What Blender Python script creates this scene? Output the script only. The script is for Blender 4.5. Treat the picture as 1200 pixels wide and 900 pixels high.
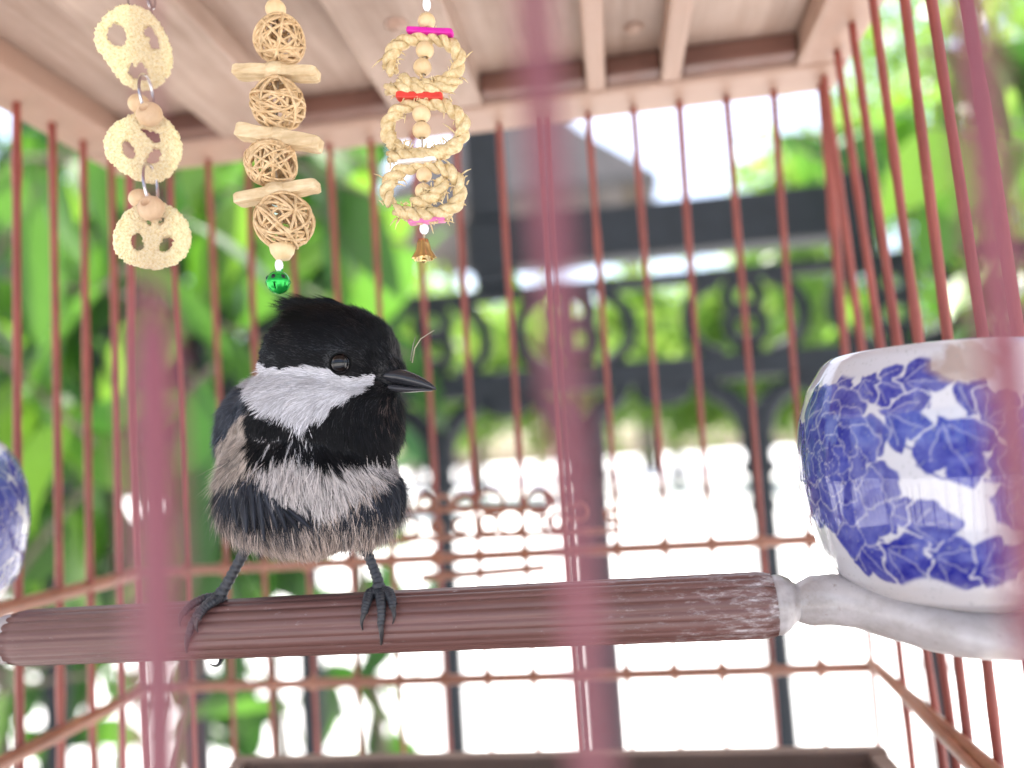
import bpy, bmesh, math, random
import numpy as np
from mathutils import Vector, Matrix
R = math.radians
random.seed(7); rng = np.random.default_rng(7)
for o in list(bpy.data.objects): bpy.data.objects.remove(o)
scene = bpy.context.scene
COL = scene.collection

# ------------------------------------------------------------------ camera
CAM = np.array([0.0, 0.0, 1.5]); FPX = 906.0
YAW, PITCH, ROLL = R(7.44), R(5.58), R(3.75)
_f = np.array([-math.sin(YAW)*math.cos(PITCH), math.cos(YAW)*math.cos(PITCH), math.sin(PITCH)])
_r = np.array([math.cos(YAW), math.sin(YAW), 0.0]); _u = np.cross(_r, _f)
_cr = math.cos(ROLL)*_r - math.sin(ROLL)*_u; _cu = math.sin(ROLL)*_r + math.cos(ROLL)*_u
cam_d = bpy.data.cameras.new('camera'); cam = bpy.data.objects.new('camera', cam_d); COL.objects.link(cam)
M = Matrix(((_cr[0], _cu[0], -_f[0], CAM[0]), (_cr[1], _cu[1], -_f[1], CAM[1]), (_cr[2], _cu[2], -_f[2], CAM[2]), (0, 0, 0, 1)))
cam.matrix_world = M
cam_d.sensor_width = 36; cam_d.sensor_fit = 'HORIZONTAL'; cam_d.lens = 36*FPX/1200
cam_d.clip_start = 0.004; cam_d.clip_end = 500
cam_d.dof.use_dof = True; cam_d.dof.focus_distance = 0.146; cam_d.dof.aperture_fstop = 7.2
scene.camera = cam
# ------------------------------------------------------------------ sky, sun, exposure
SUN_EL, SUN_AZ = R(64), R(-14)         # azimuth from +Y (behind the fence) towards +X
world = bpy.data.worlds.new('World'); scene.world = world; world.use_nodes = True
wn = world.node_tree; wn.nodes.clear()
sky = wn.nodes.new('ShaderNodeTexSky'); sky.sky_type = 'NISHITA'; sky.sun_disc = False
sky.sun_elevation = SUN_EL; sky.sun_rotation = SUN_AZ; sky.dust_density = 3.0; sky.air_density = 1.0; sky.ozone_density = 1.0
bg = wn.nodes.new('ShaderNodeBackground'); bg.inputs['Strength'].default_value = 0.15
wo = wn.nodes.new('ShaderNodeOutputWorld'); wn.links.new(sky.outputs[0], bg.inputs[0]); wn.links.new(bg.outputs[0], wo.inputs[0])
sd = bpy.data.lights.new('sun', 'SUN'); sd.energy = 5.0; sd.angle = R(0.5); sd.color = (1.0, 0.95, 0.87)
sun = bpy.data.objects.new('sun', sd); COL.objects.link(sun)
to_sun = Vector((math.sin(SUN_AZ)*math.cos(SUN_EL), math.cos(SUN_AZ)*math.cos(SUN_EL), math.sin(SUN_EL)))
sun.rotation_euler = to_sun.to_track_quat('Z', 'Y').to_euler(); sun.location = (0, 3, 6)
vs = scene.view_settings; vs.view_transform = 'Standard'; vs.look = 'None'; vs.gamma = 1; vs.use_curve_mapping = False
vs.exposure = 1.68

# ------------------------------------------------------------------ helpers
def P(px, py, Y):
    """point on the upright plane y = Y seen at this place of the photograph"""
    d = _f + (px-600)/FPX*_cr - (py-450)/FPX*_cu
    return CAM + d*(Y/d[1])
def project(p):
    q = np.asarray(p) - CAM; z = q@_f
    return 600+FPX*(q@_cr)/z, 450-FPX*(q@_cu)/z
_tab = rng.random(4096)
def _h(ix, iy, iz): return _tab[((ix*73856093) ^ (iy*19349663) ^ (iz*83492791)) & 4095]
def noise(p, s):
    q = np.asarray(p, float)*s; i = np.floor(q).astype(np.int64); f = q-i; f = f*f*(3-2*f)
    r = 0
    for a in (0, 1):
        for b in (0, 1):
            for c in (0, 1):
                w = (f[..., 0] if a else 1-f[..., 0])*(f[..., 1] if b else 1-f[..., 1])*(f[..., 2] if c else 1-f[..., 2])
                r = r + w*_h(i[..., 0]+a, i[..., 1]+b, i[..., 2]+c)
    return r
def fbm(p, s, o=3): return sum(noise(p, s*2**k)*0.5**k for k in range(o))/sum(0.5**k for k in range(o))

class MB:
    def __init__(s): s.v = []; s.f = []; s.c = []
    def add(s, verts, faces, col=None):
        n = len(s.v); s.v += [tuple(map(float, x)) for x in verts]; s.f += [tuple(i+n for i in f) for f in faces]
        if col is None: col = (1, 1, 1)
        if len(col) == len(verts) and np.ndim(col) == 2: s.c += [tuple(map(float, x)) for x in col]
        else: s.c += [tuple(col)]*len(verts)
        return s
    def tube(s, pts, rad, n=8, closed=False, col=None, flat=1.0):
        pts = np.array(pts, float); m = len(pts); rad = np.broadcast_to(np.array(rad, float), (m,))
        if closed: t = np.roll(pts, -1, 0)-np.roll(pts, 1, 0)
        else: t = np.gradient(pts, axis=0)
        t /= np.linalg.norm(t, axis=1)[:, None]+1e-12
        a = np.array([0, 0, 1.0]) if abs(t[0][2]) < .9 else np.array([1.0, 0, 0])
        vs_ = []
        for i in range(m):
            a = a-t[i]*(a@t[i]); a /= np.linalg.norm(a)+1e-12; b = np.cross(t[i], a)
            for k in range(n):
                th = 2*math.pi*k/n; vs_.append(pts[i]+rad[i]*(math.cos(th)*a+math.sin(th)*b*flat))
        fs = []
        for i in range(m if closed else m-1):
            j = (i+1) % m
            for k in range(n): fs.append((i*n+k, i*n+(k+1) % n, j*n+(k+1) % n, j*n+k))
        if not closed: fs += [tuple(range(n-1, -1, -1)), tuple((m-1)*n+k for k in range(n))]
        return s.add(vs_, fs, col)
    def box(s, lo, hi, col=None):
        x0, y0, z0 = lo; x1, y1, z1 = hi
        v = [(x0, y0, z0), (x1, y0, z0), (x1, y1, z0), (x0, y1, z0), (x0, y0, z1), (x1, y0, z1), (x1, y1, z1), (x0, y1, z1)]
        return s.add(v, [(0, 3, 2, 1), (4, 5, 6, 7), (0, 1, 5, 4), (1, 2, 6, 5), (2, 3, 7, 6), (3, 0, 4, 7)], col)
    def lathe(s, prof, c=(0, 0, 0), n=24, col=None, ax=None):
        """prof: list of (radius, height along axis)"""
        c = np.array(c, float); ax = np.array([0, 0, 1.0]) if ax is None else np.array(ax, float)/np.linalg.norm(ax)
        a = np.cross(ax, [0, 1, 0.1]); a /= np.linalg.norm(a); b = np.cross(ax, a)
        vs_ = [c+ax*h+r*(math.cos(2*math.pi*k/n)*a+math.sin(2*math.pi*k/n)*b) for r, h in prof for k in range(n)]
        m = len(prof); fs = [(i*n+k, i*n+(k+1) % n, (i+1)*n+(k+1) % n, (i+1)*n+k) for i in range(m-1) for k in range(n)]
        return s.add(vs_, fs, col)
    def ball(s, c, r, n=20, col=None, ax=None):
        r = np.broadcast_to(np.array(r, float), (3,)); vs_ = []; m = n//2
        for i in range(m+1):
            ph = math.pi*i/m
            for k in range(n):
                th = 2*math.pi*k/n
                vs_.append((c[0]+r[0]*math.sin(ph)*math.cos(th), c[1]+r[1]*math.sin(ph)*math.sin(th), c[2]+r[2]*math.cos(ph)))
        fs = [(i*n+k, (i+1)*n+k, (i+1)*n+(k+1) % n, i*n+(k+1) % n) for i in range(m) for k in range(n)]
        return s.add(vs_, fs, col)
    def build(s, name, mat, parent=None, smooth=True, origin=None):
        me = bpy.data.meshes.new(name); me.from_pydata(s.v, [], s.f); me.update()
        if any(c != (1, 1, 1) for c in s.c[:1]+s.c[-1:]) or len(set(s.c[::max(1, len(s.c)//50)])) > 1:
            at = me.color_attributes.new('Col', 'FLOAT_COLOR', 'POINT')
            at.data.foreach_set('color', np.c_[np.array(s.c, np.float32), np.ones(len(s.c), np.float32)].ravel())
        if smooth: me.polygons.foreach_set('use_smooth', [True]*len(me.polygons))
        return link(name, me, mat, parent)
def link(name, me, mat, parent=None):
    o = bpy.data.objects.new(name, me); COL.objects.link(o)
    if mat is not None and not me.materials: me.materials.append(mat)
    if parent is not None: attach(o, parent)
    return o
def attach(o, parent):
    o.parent = parent
    o.matrix_parent_inverse = world_of(parent).inverted()
def world_of(q):
    return q.matrix_basis.copy() if q.parent is None else world_of(q.parent) @ q.matrix_parent_inverse @ q.matrix_basis
def tag(o, label=None, cat=None, group=None, kind=None):
    for k, v in (('label', label), ('category', cat), ('group', group), ('kind', kind)):
        if v: o[k] = v
    return o
def empty(name, loc, label=None, cat=None, group=None):
    o = bpy.data.objects.new(name, None); COL.objects.link(o); o.location = tuple(loc); o.empty_display_size = .01
    return tag(o, label, cat, group)
def eval_mesh(o):
    dg = bpy.context.evaluated_depsgraph_get(); dg.update()
    me = bpy.data.meshes.new_from_object(o.evaluated_get(dg)); bpy.data.objects.remove(o); return me
def remesh(mb, voxel, smooth=0, it=0):
    me = bpy.data.meshes.new('t'); me.from_pydata(mb.v, [], mb.f); o = bpy.data.objects.new('t', me); COL.objects.link(o)
    m = o.modifiers.new('r', 'REMESH'); m.mode = 'VOXEL'; m.voxel_size = voxel
    if it: k = o.modifiers.new('s', 'SMOOTH'); k.factor = smooth; k.iterations = it
    return eval_mesh(o)
def arrays(me):
    v = np.empty(len(me.vertices)*3, np.float32); me.vertices.foreach_get('co', v)
    n = np.empty(len(me.vertices)*3, np.float32); me.vertices.foreach_get('normal', n)
    return v.reshape(-1, 3).astype(float), n.reshape(-1, 3).astype(float)
def faces_of(me): return [tuple(p.vertices) for p in me.polygons]

# ------------------------------------------------------------------ materials
class N:
    def __init__(s, name):
        s.m = bpy.data.materials.new(name); s.m.use_nodes = True; s.t = s.m.node_tree; s.b = s.t.nodes['Principled BSDF']
        s.out = s.t.nodes['Material Output']
    def n(s, k, **kw):
        q = s.t.nodes.new(k)
        for a, b in kw.items(): setattr(q, a, b)
        return q
    def l(s, a, b): s.t.links.new(a, b)
    def coord(s, kind='Object', scale=(1, 1, 1)):
        c = s.n('ShaderNodeTexCoord'); mp = s.n('ShaderNodeMapping'); mp.inputs['Scale'].default_value = scale
        s.l(c.outputs[kind], mp.inputs[0]); return mp.outputs[0]
    def noise(s, vec, scale, detail=4, rough=.6):
        q = s.n('ShaderNodeTexNoise'); q.inputs['Scale'].default_value = scale; q.inputs['Detail'].default_value = detail
        q.inputs['Roughness'].default_value = rough; s.l(vec, q.inputs['Vector']); return q.outputs['Fac']
    def ramp(s, fac, *stops):
        q = s.n('ShaderNodeValToRGB'); e = q.color_ramp.elements
        while len(e) < len(stops): e.new(.5)
        for i, (p, c) in enumerate(stops): e[i].position = p; e[i].color = (*c, 1)
        s.l(fac, q.inputs[0]); return q.outputs[0]
    def mix(s, fac, a, b, mode='MIX'):
        q = s.n('ShaderNodeMix', data_type='RGBA', blend_type=mode)
        for i, x in ((0, fac), (6, a), (7, b)):
            if hasattr(x, 'is_linked'): s.l(x, q.inputs[i])
            else: q.inputs[i].default_value = x if i == 0 else (*x, 1)
        return q.outputs[2]
    def bump(s, h, strength=.4, dist=.001):
        q = s.n('ShaderNodeBump'); q.inputs['Strength'].default_value = strength; q.inputs['Distance'].default_value = dist
        s.l(h, q.inputs['Height']); s.l(q.outputs[0], s.b.inputs['Normal'])
    def base(s, c):
        if hasattr(c, 'is_linked'): s.l(c, s.b.inputs['Base Color'])
        else: s.b.inputs['Base Color'].default_value = (*c, 1)
    def set(s, **k):
        for a, v in k.items(): s.b.inputs[a.replace('_', ' ')].default_value = v
        return s
def wood(name, c1, c2, scale=(200, 200, 30), rough=.5, bump=.3, spots=None, dist=.0003, big=25):
    m = N(name); v = m.coord('Object', scale); g = m.noise(v, 1, 5, .65)
    v2 = m.coord('Object'); g2 = m.noise(v2, big, 4)
    c = m.ramp(g, (.3, c1), (.7, c2)); c = m.mix(m.ramp(g2, (.35, (0, 0, 0)), (.7, (.45,)*3)), c, tuple(x*.6 for x in c1))
    if spots:
        g3 = m.noise(m.coord('Object', spots[2]), 1, 5, .7)
        c = m.mix(m.ramp(g3, (spots[1], (0, 0, 0)), (spots[1]+.05, (1, 1, 1))), c, spots[0])
    m.base(c); m.set(Roughness=rough); m.bump(g, bump, dist); return m.m
def attr_mat(name, rough=.5, bump=None, spec=.5, coat=0, extra=None):
    m = N(name); a = m.n('ShaderNodeAttribute', attribute_name='Col'); m.base(a.outputs['Color'])
    m.set(Roughness=rough, Specular_IOR_Level=spec, Coat_Weight=coat)
    if bump: m.bump(m.noise(m.coord('Object'), bump[0], 4), bump[1], bump[2])
    return m.m
def plain(name, c, rough=.5, metal=0, var=.2, scale=300, **kw):
    m = N(name); g = m.noise(m.coord('Object'), scale, 4)
    m.base(m.ramp(g, (.3, tuple(x*(1-var) for x in c)), (.7, tuple(min(1, x*(1+var)) for x in c))))
    m.set(Roughness=rough, Metallic=metal, **kw); return m.m

M_BAR = wood('red_painted_bamboo', (.20, .038, .028), (.33, .080, .055), (900, 900, 60), .5, .4, spots=((.42, .24, .17), .68, (700, 700, 130)), dist=.0003, big=60)
M_BARF = wood('sky_tinted_bar_red', (.135, .028, .044), (.21, .047, .066), (900, 900, 60), .5, .3, dist=.0002, big=40)  # front bars: red darkened and shifted mauve, bluish skylight painted into the colour
M_RAIL = wood('brown_rail_lacquer', (.24, .085, .045), (.36, .15, .085), (300, 300, 300), .4, .3, dist=.0002, big=40)
M_ROOF = wood('weathered_pink_roof_wood', (.27, .175, .13), (.47, .35, .285), (160, 14, 160), .55, .35, dist=.0005, big=26, spots=((.20, .11, .075), .66, (60, 22, 60)))
M_ROOFFRAME = wood('brown_roof_frame_wood', (.29, .17, .12), (.44, .29, .22), (30, 30, 30), .5, .3, dist=.0003, big=30)
M_SHADESTRIP = wood('recess_shade_brown', (.10, .042, .030), (.17, .075, .052), (30, 200, 200), .5, .3)
M_TRAY = wood('dark_tray_wood', (.13, .08, .06), (.21, .14, .105), (20, 120, 120), .6, .4)
m = N('ribbed_brown_perch'); _g = m.noise(m.coord('Object', (14, 700, 700)), 1, 5, .65)
_c = m.ramp(_g, (.3, (.100, .043, .037)), (.7, (.170, .083, .075)))
_x = m.n('ShaderNodeSeparateXYZ'); m.l(m.coord('Object'), _x.inputs[0]); _w = m.n('ShaderNodeMapRange'); _w.inputs[1].default_value = P(680, 700, .15)[0]; _w.inputs[2].default_value = P(905, 700, .15)[0]; _w.inputs[4].default_value = .17; m.l(_x.outputs[0], _w.inputs[0])
_a = m.n('ShaderNodeMath', operation='ADD'); m.l(m.noise(m.coord('Object', (260, 900, 900)), 1, 6, .75), _a.inputs[0]); m.l(_w.outputs[0], _a.inputs[1])     # limescale flaking, heaviest by the porcelain fitting
_c = m.mix(m.ramp(_a.outputs[0], (.62, (0, 0, 0)), (.72, (.35, .35, .35)), (.80, (1, 1, 1))), _c, (.50, .46, .47)); m.base(_c); m.set(Roughness=.42); m.bump(_g, .2, .0002); M_PERCH = m.m
M_PORC = N('grimy_white_porcelain')
_g = M_PORC.noise(M_PORC.coord('Object'), 90, 5, .7)
_c = M_PORC.ramp(_g, (.32, (.30, .27, .26)), (.52, (.44, .41, .42)), (.75, (.54, .52, .53)))
_g2 = M_PORC.noise(M_PORC.coord('Object'), 420, 3, .7)
M_PORC.base(M_PORC.mix(M_PORC.ramp(_g2, (.62, (0, 0, 0)), (.72, (.7, .7, .7))), _c, (.25, .20, .18)))
M_PORC.set(Roughness=.35); M_PORC = M_PORC.m
M_CUP = attr_mat('blue_and_white_glaze', .10, None, .5, .4)
M_STEEL = plain('bright_steel', (.62, .62, .62), .22, 1, .1)
M_BEAD = wood('pale_wood_bead', (.74, .52, .27), (.86, .66, .40), (500, 500, 150), .45, .15, dist=.0001, big=200)
M_RATTAN = wood('peeled_rattan', (.52, .32, .14), (.84, .62, .37), (900, 900, 900), .55, .2, dist=.0001, big=300)
M_SLAT = wood('raw_wood_slat', (.56, .38, .19), (.84, .68, .44), (150, 900, 900), .7, .5, dist=.0002, big=200)
M_LOOFAH = N('dried_loofah')
_g = M_LOOFAH.noise(M_LOOFAH.coord('Object'), 2500, 3, .6)
M_LOOFAH.base(M_LOOFAH.ramp(_g, (.25, (.72, .52, .20)), (.5, (.88, .77, .46)), (.8, (.92, .87, .62)))); M_LOOFAH.set(Roughness=.85); M_LOOFAH.bump(_g, .8, .0004); M_LOOFAH = M_LOOFAH.m
M_STRAW = wood('dry_straw', (.56, .37, .15), (.88, .74, .46), (1200, 1200, 1200), .6, .4, dist=.0002, big=400)
M_GREEN = plain('green_metal_bell', (.02, .42, .06), .18, .6, .15); M_BRASS = plain('brass_bell', (.70, .52, .24), .25, 1, .15)
M_MAGENTA = plain('magenta_dyed_wood', (.62, .01, .33), .5); M_RED = plain('red_dyed_wood', (.62, .04, .025), .5)
M_WHITEW = plain('white_dyed_wood', (.75, .70, .66), .5); M_PINK = plain('pink_dyed_wood', (.66, .16, .36), .5)
M_CLASP = plain('white_plastic_clasp', (.82, .82, .84), .3, 0, .05); M_STRING = plain('waxed_string', (.45, .36, .26), .7)
M_IRON = plain('black_wrought_iron', (.012, .015, .020), .6, .0, .3, 60, Specular_IOR_Level=.25)
M_EYE = plain('wet_black_eye', (.004, .003, .003), .03, 0, .0, 100); M_BILL = attr_mat('horn_bill', .22, (900, .1, .0002))
M_BIRD = attr_mat('bird_skin', .5, (1500, .25, .0002)); M_FEATH = attr_mat('bird_plumage', .62, None, .16)
def leaf_mat(name, c, t, w=.5):
    m = N(name); g = m.noise(m.coord('Object'), 40, 3); m.base(m.ramp(g, (.3, tuple(x*.75 for x in c)), (.7, tuple(x*1.25 for x in c))))
    m.set(Roughness=.38)
    tr = m.n('ShaderNodeBsdfTranslucent'); tr.inputs[0].default_value = (*t, 1); mx = m.n('ShaderNodeMixShader'); mx.inputs[0].default_value = w
    m.l(m.b.outputs[0], mx.inputs[1]); m.l(tr.outputs[0], mx.inputs[2]); m.l(mx.outputs[0], m.out.inputs[0]); return m.m
M_LEAF = [leaf_mat('dark_leaf', (.026, .072, .016), (.035, .125, .010), .4), leaf_mat('mid_leaf', (.055, .135, .022), (.10, .27, .02), .45),
          leaf_mat('fresh_leaf', (.09, .19, .03), (.20, .40, .035), .5)]
M_LEAF.append(leaf_mat('pale_sunlit_leaf', (.15, .24, .06), (.34, .52, .09), .6))  # paler leaf copy for far trees, sunlight painted into its green
M_BARK = wood('grey_bark', (.10, .075, .055), (.20, .16, .12), (60, 60, 12), .85, .8, dist=.004, big=8)

# ------------------------------------------------------------------ setting: ground, added shade roof
m = N('sunlit_concrete'); g = m.noise(m.coord('Object'), 1.2, 6); m.base(m.ramp(g, (.3, (.66, .65, .63)), (.7, (.78, .77, .75)))); m.set(Roughness=.8)
b = MB(); b.box((-120, -40, -.3), (120, 220, 0)); tag(b.build('ground', m.m, smooth=False), kind='structure')
m = plain('shade_roof_render', (.70, .68, .66), .8, 0, .06, 3)
b = MB(); b.box((-2.6, -1.15, 2.42), (2.2, .76, 2.56)); shade_roof = tag(b.build('added_shade_roof', m, smooth=False), 'added unseen white roof slab shading the bird cage', 'roof')  # unseen slab added to keep sun off the cage and cut front sky
for x in (-2.5, 2.1):
    b = MB(); b.box((x-.08, .55, -.02), (x+.08, .71, 2.421)); b.build('column', m, shade_roof, smooth=False)
    b = MB(); b.box((x-.08, -1.10, -.02), (x+.08, -.94, 2.421)); b.build('column', m, shade_roof, smooth=False)

# ------------------------------------------------------------------ the cage
S = .01586; XL, XR = -.1774, .0764; YB, YF = .273, .040; ZR1, ZR2, ZTOP, ZFL = 1.5-.0744, 1.5-.0325, 1.5+.119, 1.5-.118
YBT = YB-.010                      # the back wall leans in towards the top
cage = empty('bird_cage', ((XL+XR)/2, (YB+YF)/2, ZFL-.03), 'square red-brown bamboo bird cage with wooden plank roof around the perching bird', 'bird cage')
RB = .00124
def bar(p0, p1, r0=RB, r1=RB, mat=M_BAR):
    p0 = np.array(p0); p1 = np.array(p1); t = np.linspace(0, 1, 33)[:, None]
    w = (rng.random(3)-.5)*.0030; w[2] = 0
    pts = p0+(p1-p0)*t+np.sin(math.pi*t)*w*(1 if r0 < .002 else .3)
    k = np.linspace(0, 1, 33); g_ = 1+.16*(noise(np.stack([k*14, k*0+rng.random()*90, k*0], -1), 1.)-.5)
    for c_ in rng.uniform(.05, .95, 2): g_ = g_+.22*np.exp(-((k-c_)/.012)**2)      # bamboo nodes
    b = MB(); b.tube(pts, np.linspace(r0, r1, 33)*g_, 8); return b.build('bar', mat, cage)
zb = ZFL-.03
for i in range(17):                # back wall
    x0 = XL+.0001*0+i*S; x1 = -.17505+i*.015798
    tb = (zb-ZR1)/(ZTOP-ZR1)
    r = RB if i not in (0, 16) else RB*1.35
    bar((x0+(x1-x0)*tb, YB+(YBT-YB)*tb, zb), (x1, YBT, ZTOP+.004), r*(.64 if i < 10 else .45), r)
for k in range(1, 16):             # left wall
    y = YB-k*S*.97; bar((XL, y, zb), (XL+.0023, y-.006+.0004*k, ZTOP+.004))
def onx(px, py, X):                # where the line of sight meets the upright plane x = X
    d = _f+(px-600)/FPX*_cr-(py-450)/FPX*_cu; return CAM+d*(X/d[0])
RW = [((965, 85), (1048, 750)), ((981, 60), (1086, 760)), ((1000, 40), (1101, 760)), ((1024, 10), (1118, 760)), ((1056, -30), (1152, 760)), ((1085, -30), (1195, 760)), ((1124, -40), (1240, 760)), ]
for a, c in RW:                    # right wall, bars bowed out a little at the foot
    q0 = onx(a[0], a[1], XR+.0004); q1 = onx(c[0], c[1], XR+.002)
    dv = (q0-q1)/(q0[2]-q1[2])
    bar(q1+dv*(zb-q1[2]), q0+dv*(ZTOP+.004-q0[2]))
yy = .118-2*S
while yy > YF+.01:
    bar((XR+.002, yy-.012, zb), (XR, yy, ZTOP+.004)); yy -= S
# front wall: only a hand's breadth before the lens, so far out of focus
def fpos(px, py): return P(px, py, YF)
g0 = fpos(180, 450)[0]; g2 = fpos(1240, 450)[0]
def lean(a, c, r, mat=M_BARF):      # a front bar through two sighted points, run on to roof and foot
    a = fpos(*a); c = fpos(*c); d = (a-c)/(a[2]-c[2]); f_ = lambda z: c+d*(z-c[2]); bar(f_(zb), f_(ZTOP+.004), r, r, mat)
zsplit = P(180, 318, YF)[2]; xt, xm_ = fpos(183, 0)[0], fpos(178, 900)[0]
b = MB(); b.tube([(xm_, YF, zb), (g0, YF, zsplit-.005), (g0, YF, zsplit), (xt, YF, ZTOP+.004)], [.00135, .00135, .00030, .00026], 10); b.build('bar', M_BARF, cage)
lean((640, 0), (712, 900), .00092); lean((1186, 0), (1290, 900), .0011)
for k in range(1, 12):
    x = g0-k*S
    if x > XL-.001: bar((x, YF, zb), (x, YF, ZTOP+.004))
for k in range(1, 5):
    x = g2+k*S
    if x < XR+.001: bar((x, YF, zb), (x, YF, ZTOP+.004))
def rail(pts, r, mat=M_RAIL, name='rail', knots=None):
    b = MB(); b.tube(pts, r, 8)
    if knots is not None:
        for k in knots: b.ball(k, (r*1.15, r*1.5, r*1.7), 8)
    return b.build(name, mat, cage)
for z, rr in ((ZR1, .0017), (ZR2, .0017)):
    f = (z-ZR1)/(ZTOP-ZR1); yb = YB+(YBT-YB)*f
    rail([(XL-.002, yb-.002, z), (XR*.5+XL*.5, yb-.002, z), (XR+.002, yb-.002, z)], rr, knots=[(XL+i*S, yb-.001, z) for i in range(1, 16)])
    rail([(XL+.001, yb-.004, z), (XL+.0012, .15, z-.0005), (XL+.001, YF, z)], rr*1.35)
    rail([(XR+.0005, yb-.004, z), (XR-.001, .15, z), (XR, YF, z)], rr*1.1)
    if z == ZR1: rail([(XR-.002, yb-.006, z+.003), (XR-.004, .15, z-.003), (XR-.003, YF, z-.002)], rr*.8)
rail([(XL, YF, ZFL-.02), (XR, YF, ZFL-.02)], .0022); rail([(XL, YB+.001, ZFL-.028), (XR, YB+.001, ZFL-.028)], .0022)
rail([(XL, YF, ZFL-.028), (XL, YB, ZFL-.028)], .0022); rail([(XR, YF, ZFL-.028), (XR, YB, ZFL-.028)], .0022)
# tray
tl = P(278, 893, YB-.02); tr_ = P(1035, 877, YB-.02)
def rounded_box(lo, hi, bev):
    me = bpy.data.meshes.new('t'); bm = bmesh.new(); bmesh.ops.create_cube(bm, size=1)
    for v in bm.verts: v.co = Vector([lo[k]+(hi[k]-lo[k])*(v.co[k]+.5) for k in range(3)])
    bmesh.ops.bevel(bm, geom=list(bm.edges), offset=bev, segments=2, affect='EDGES', profile=.6)
    bm.to_mesh(me); bm.free(); return me
def rbox(name, lo, hi, bev, mat, parent):
    return link(name, rounded_box(lo, hi, bev), mat, parent)
zt = (tl[2]+tr_[2])/2
tray = rbox('tray', (tl[0], YF+.01, zt-.010), (tr_[0], YB-.02, zt-.004), .001, M_TRAY, cage)
for lo, hi in (((tl[0], YB-.026, zt-.004), (tr_[0], YB-.0205, zt+.002)), ((tl[0]+.0005, YF+.011, zt-.0045), (tl[0]+.006, YB-.0262, zt+.0015)), ((tr_[0]-.006, YF+.011, zt-.0045), (tr_[0]-.0005, YB-.0262, zt+.0015))):
    rbox('tray_rim', lo, hi, .001, M_TRAY, tray)
for x in (tl[0]+.03, tr_[0]-.03): rail([(x, YF, zt-.0119), (x, YB-.001, zt-.0119)], .0019)
# roof: rim, battens along the depth, recessed boards between them
roof = empty('roof', (0, 0, ZTOP)); attach(roof, cage)
zr = ZTOP; RL, RR_, RBk, RFr = XL-.006, XR+.0065, YBT+.006, YF-.016
rbox('rim', (RL, RBk-.020, zr), (RR_, RBk, zr+.016), .0015, M_ROOFFRAME, roof)
rbox('rim', (RL, RFr, zr+.0003), (RL+.020, RBk-.0203, zr+.016), .0015, M_ROOFFRAME, roof)
rbox('rim', (RR_-.017, RFr, zr+.0003), (RR_, RBk-.0203, zr+.016), .0015, M_ROOFFRAME, roof)
ye = RBk-.0203
def topx(px): return P(px, 150 if px < 400 else 120, ye)[0]
for a, c in ((262, 352), (462, 566), (689, 711), (776, 800)):
    rbox('batten', (topx(a), RFr, zr+.0005), (topx(c), ye-.0003, zr+.016), .0012, M_ROOF if c-a > 60 else M_ROOFFRAME, roof)
edges = [RL+.020, topx(307), topx(514), topx(700), topx(788), RR_-.017]
for k in range(5):
    rbox('board', (edges[k]+.0003, RFr, zr+.0085), (edges[k+1]-.0003, ye-.0004, zr+.0125), .0006, M_ROOF, roof)
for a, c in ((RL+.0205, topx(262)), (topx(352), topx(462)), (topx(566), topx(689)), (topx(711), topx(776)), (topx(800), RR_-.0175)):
    rbox('recess_shade_strip', (a+.0004, ye-.0075, zr+.0016), (c-.0004, ye-.0006, zr+.0084), .0008, M_SHADESTRIP, roof)  # dark brown strips added, recess-end shade put into their colour
rbox('cover', (RL-.002, RFr-.002, zr+.0163), (RR_+.002, RBk+.002, zr+.021), .001, M_ROOFFRAME, roof)
for px, py, big in ((465, 28, 1), (743, 32, 0)):
    d = _f+(px-600)/FPX*_cr-(py-450)/FPX*_cu; zz = zr+(.0005 if big else .0085); q = CAM+d*((zz-1.5)/d[2])
    b = MB(); b.lathe([(0, -.0012), (.0022, -.0011), (.003, -.0004), (.0032, .001)], q, 16); b.build('nail_head', M_ROOFFRAME, roof)
b = MB(); th = np.linspace(-.5, math.pi*1.25, 20)
hz = zr+.021; hc = (XL+XR)/2
b.tube([(hc, .15, hz-.002), (hc, .15, hz+.5), (hc, .15, 2.36)]+[(hc+.03-.03*math.cos(t), .15, 2.36+.03*math.sin(t)) for t in np.linspace(.2, 3.3, 10)], .003, 8); b.build('hook', M_STEEL, cage)
b = MB(); b.tube([(hc+.03, .15, 2.425), (hc+.03, .15, 2.38)], .003, 8); b.build('ceiling_hook', M_STEEL, shade_roof)
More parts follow.
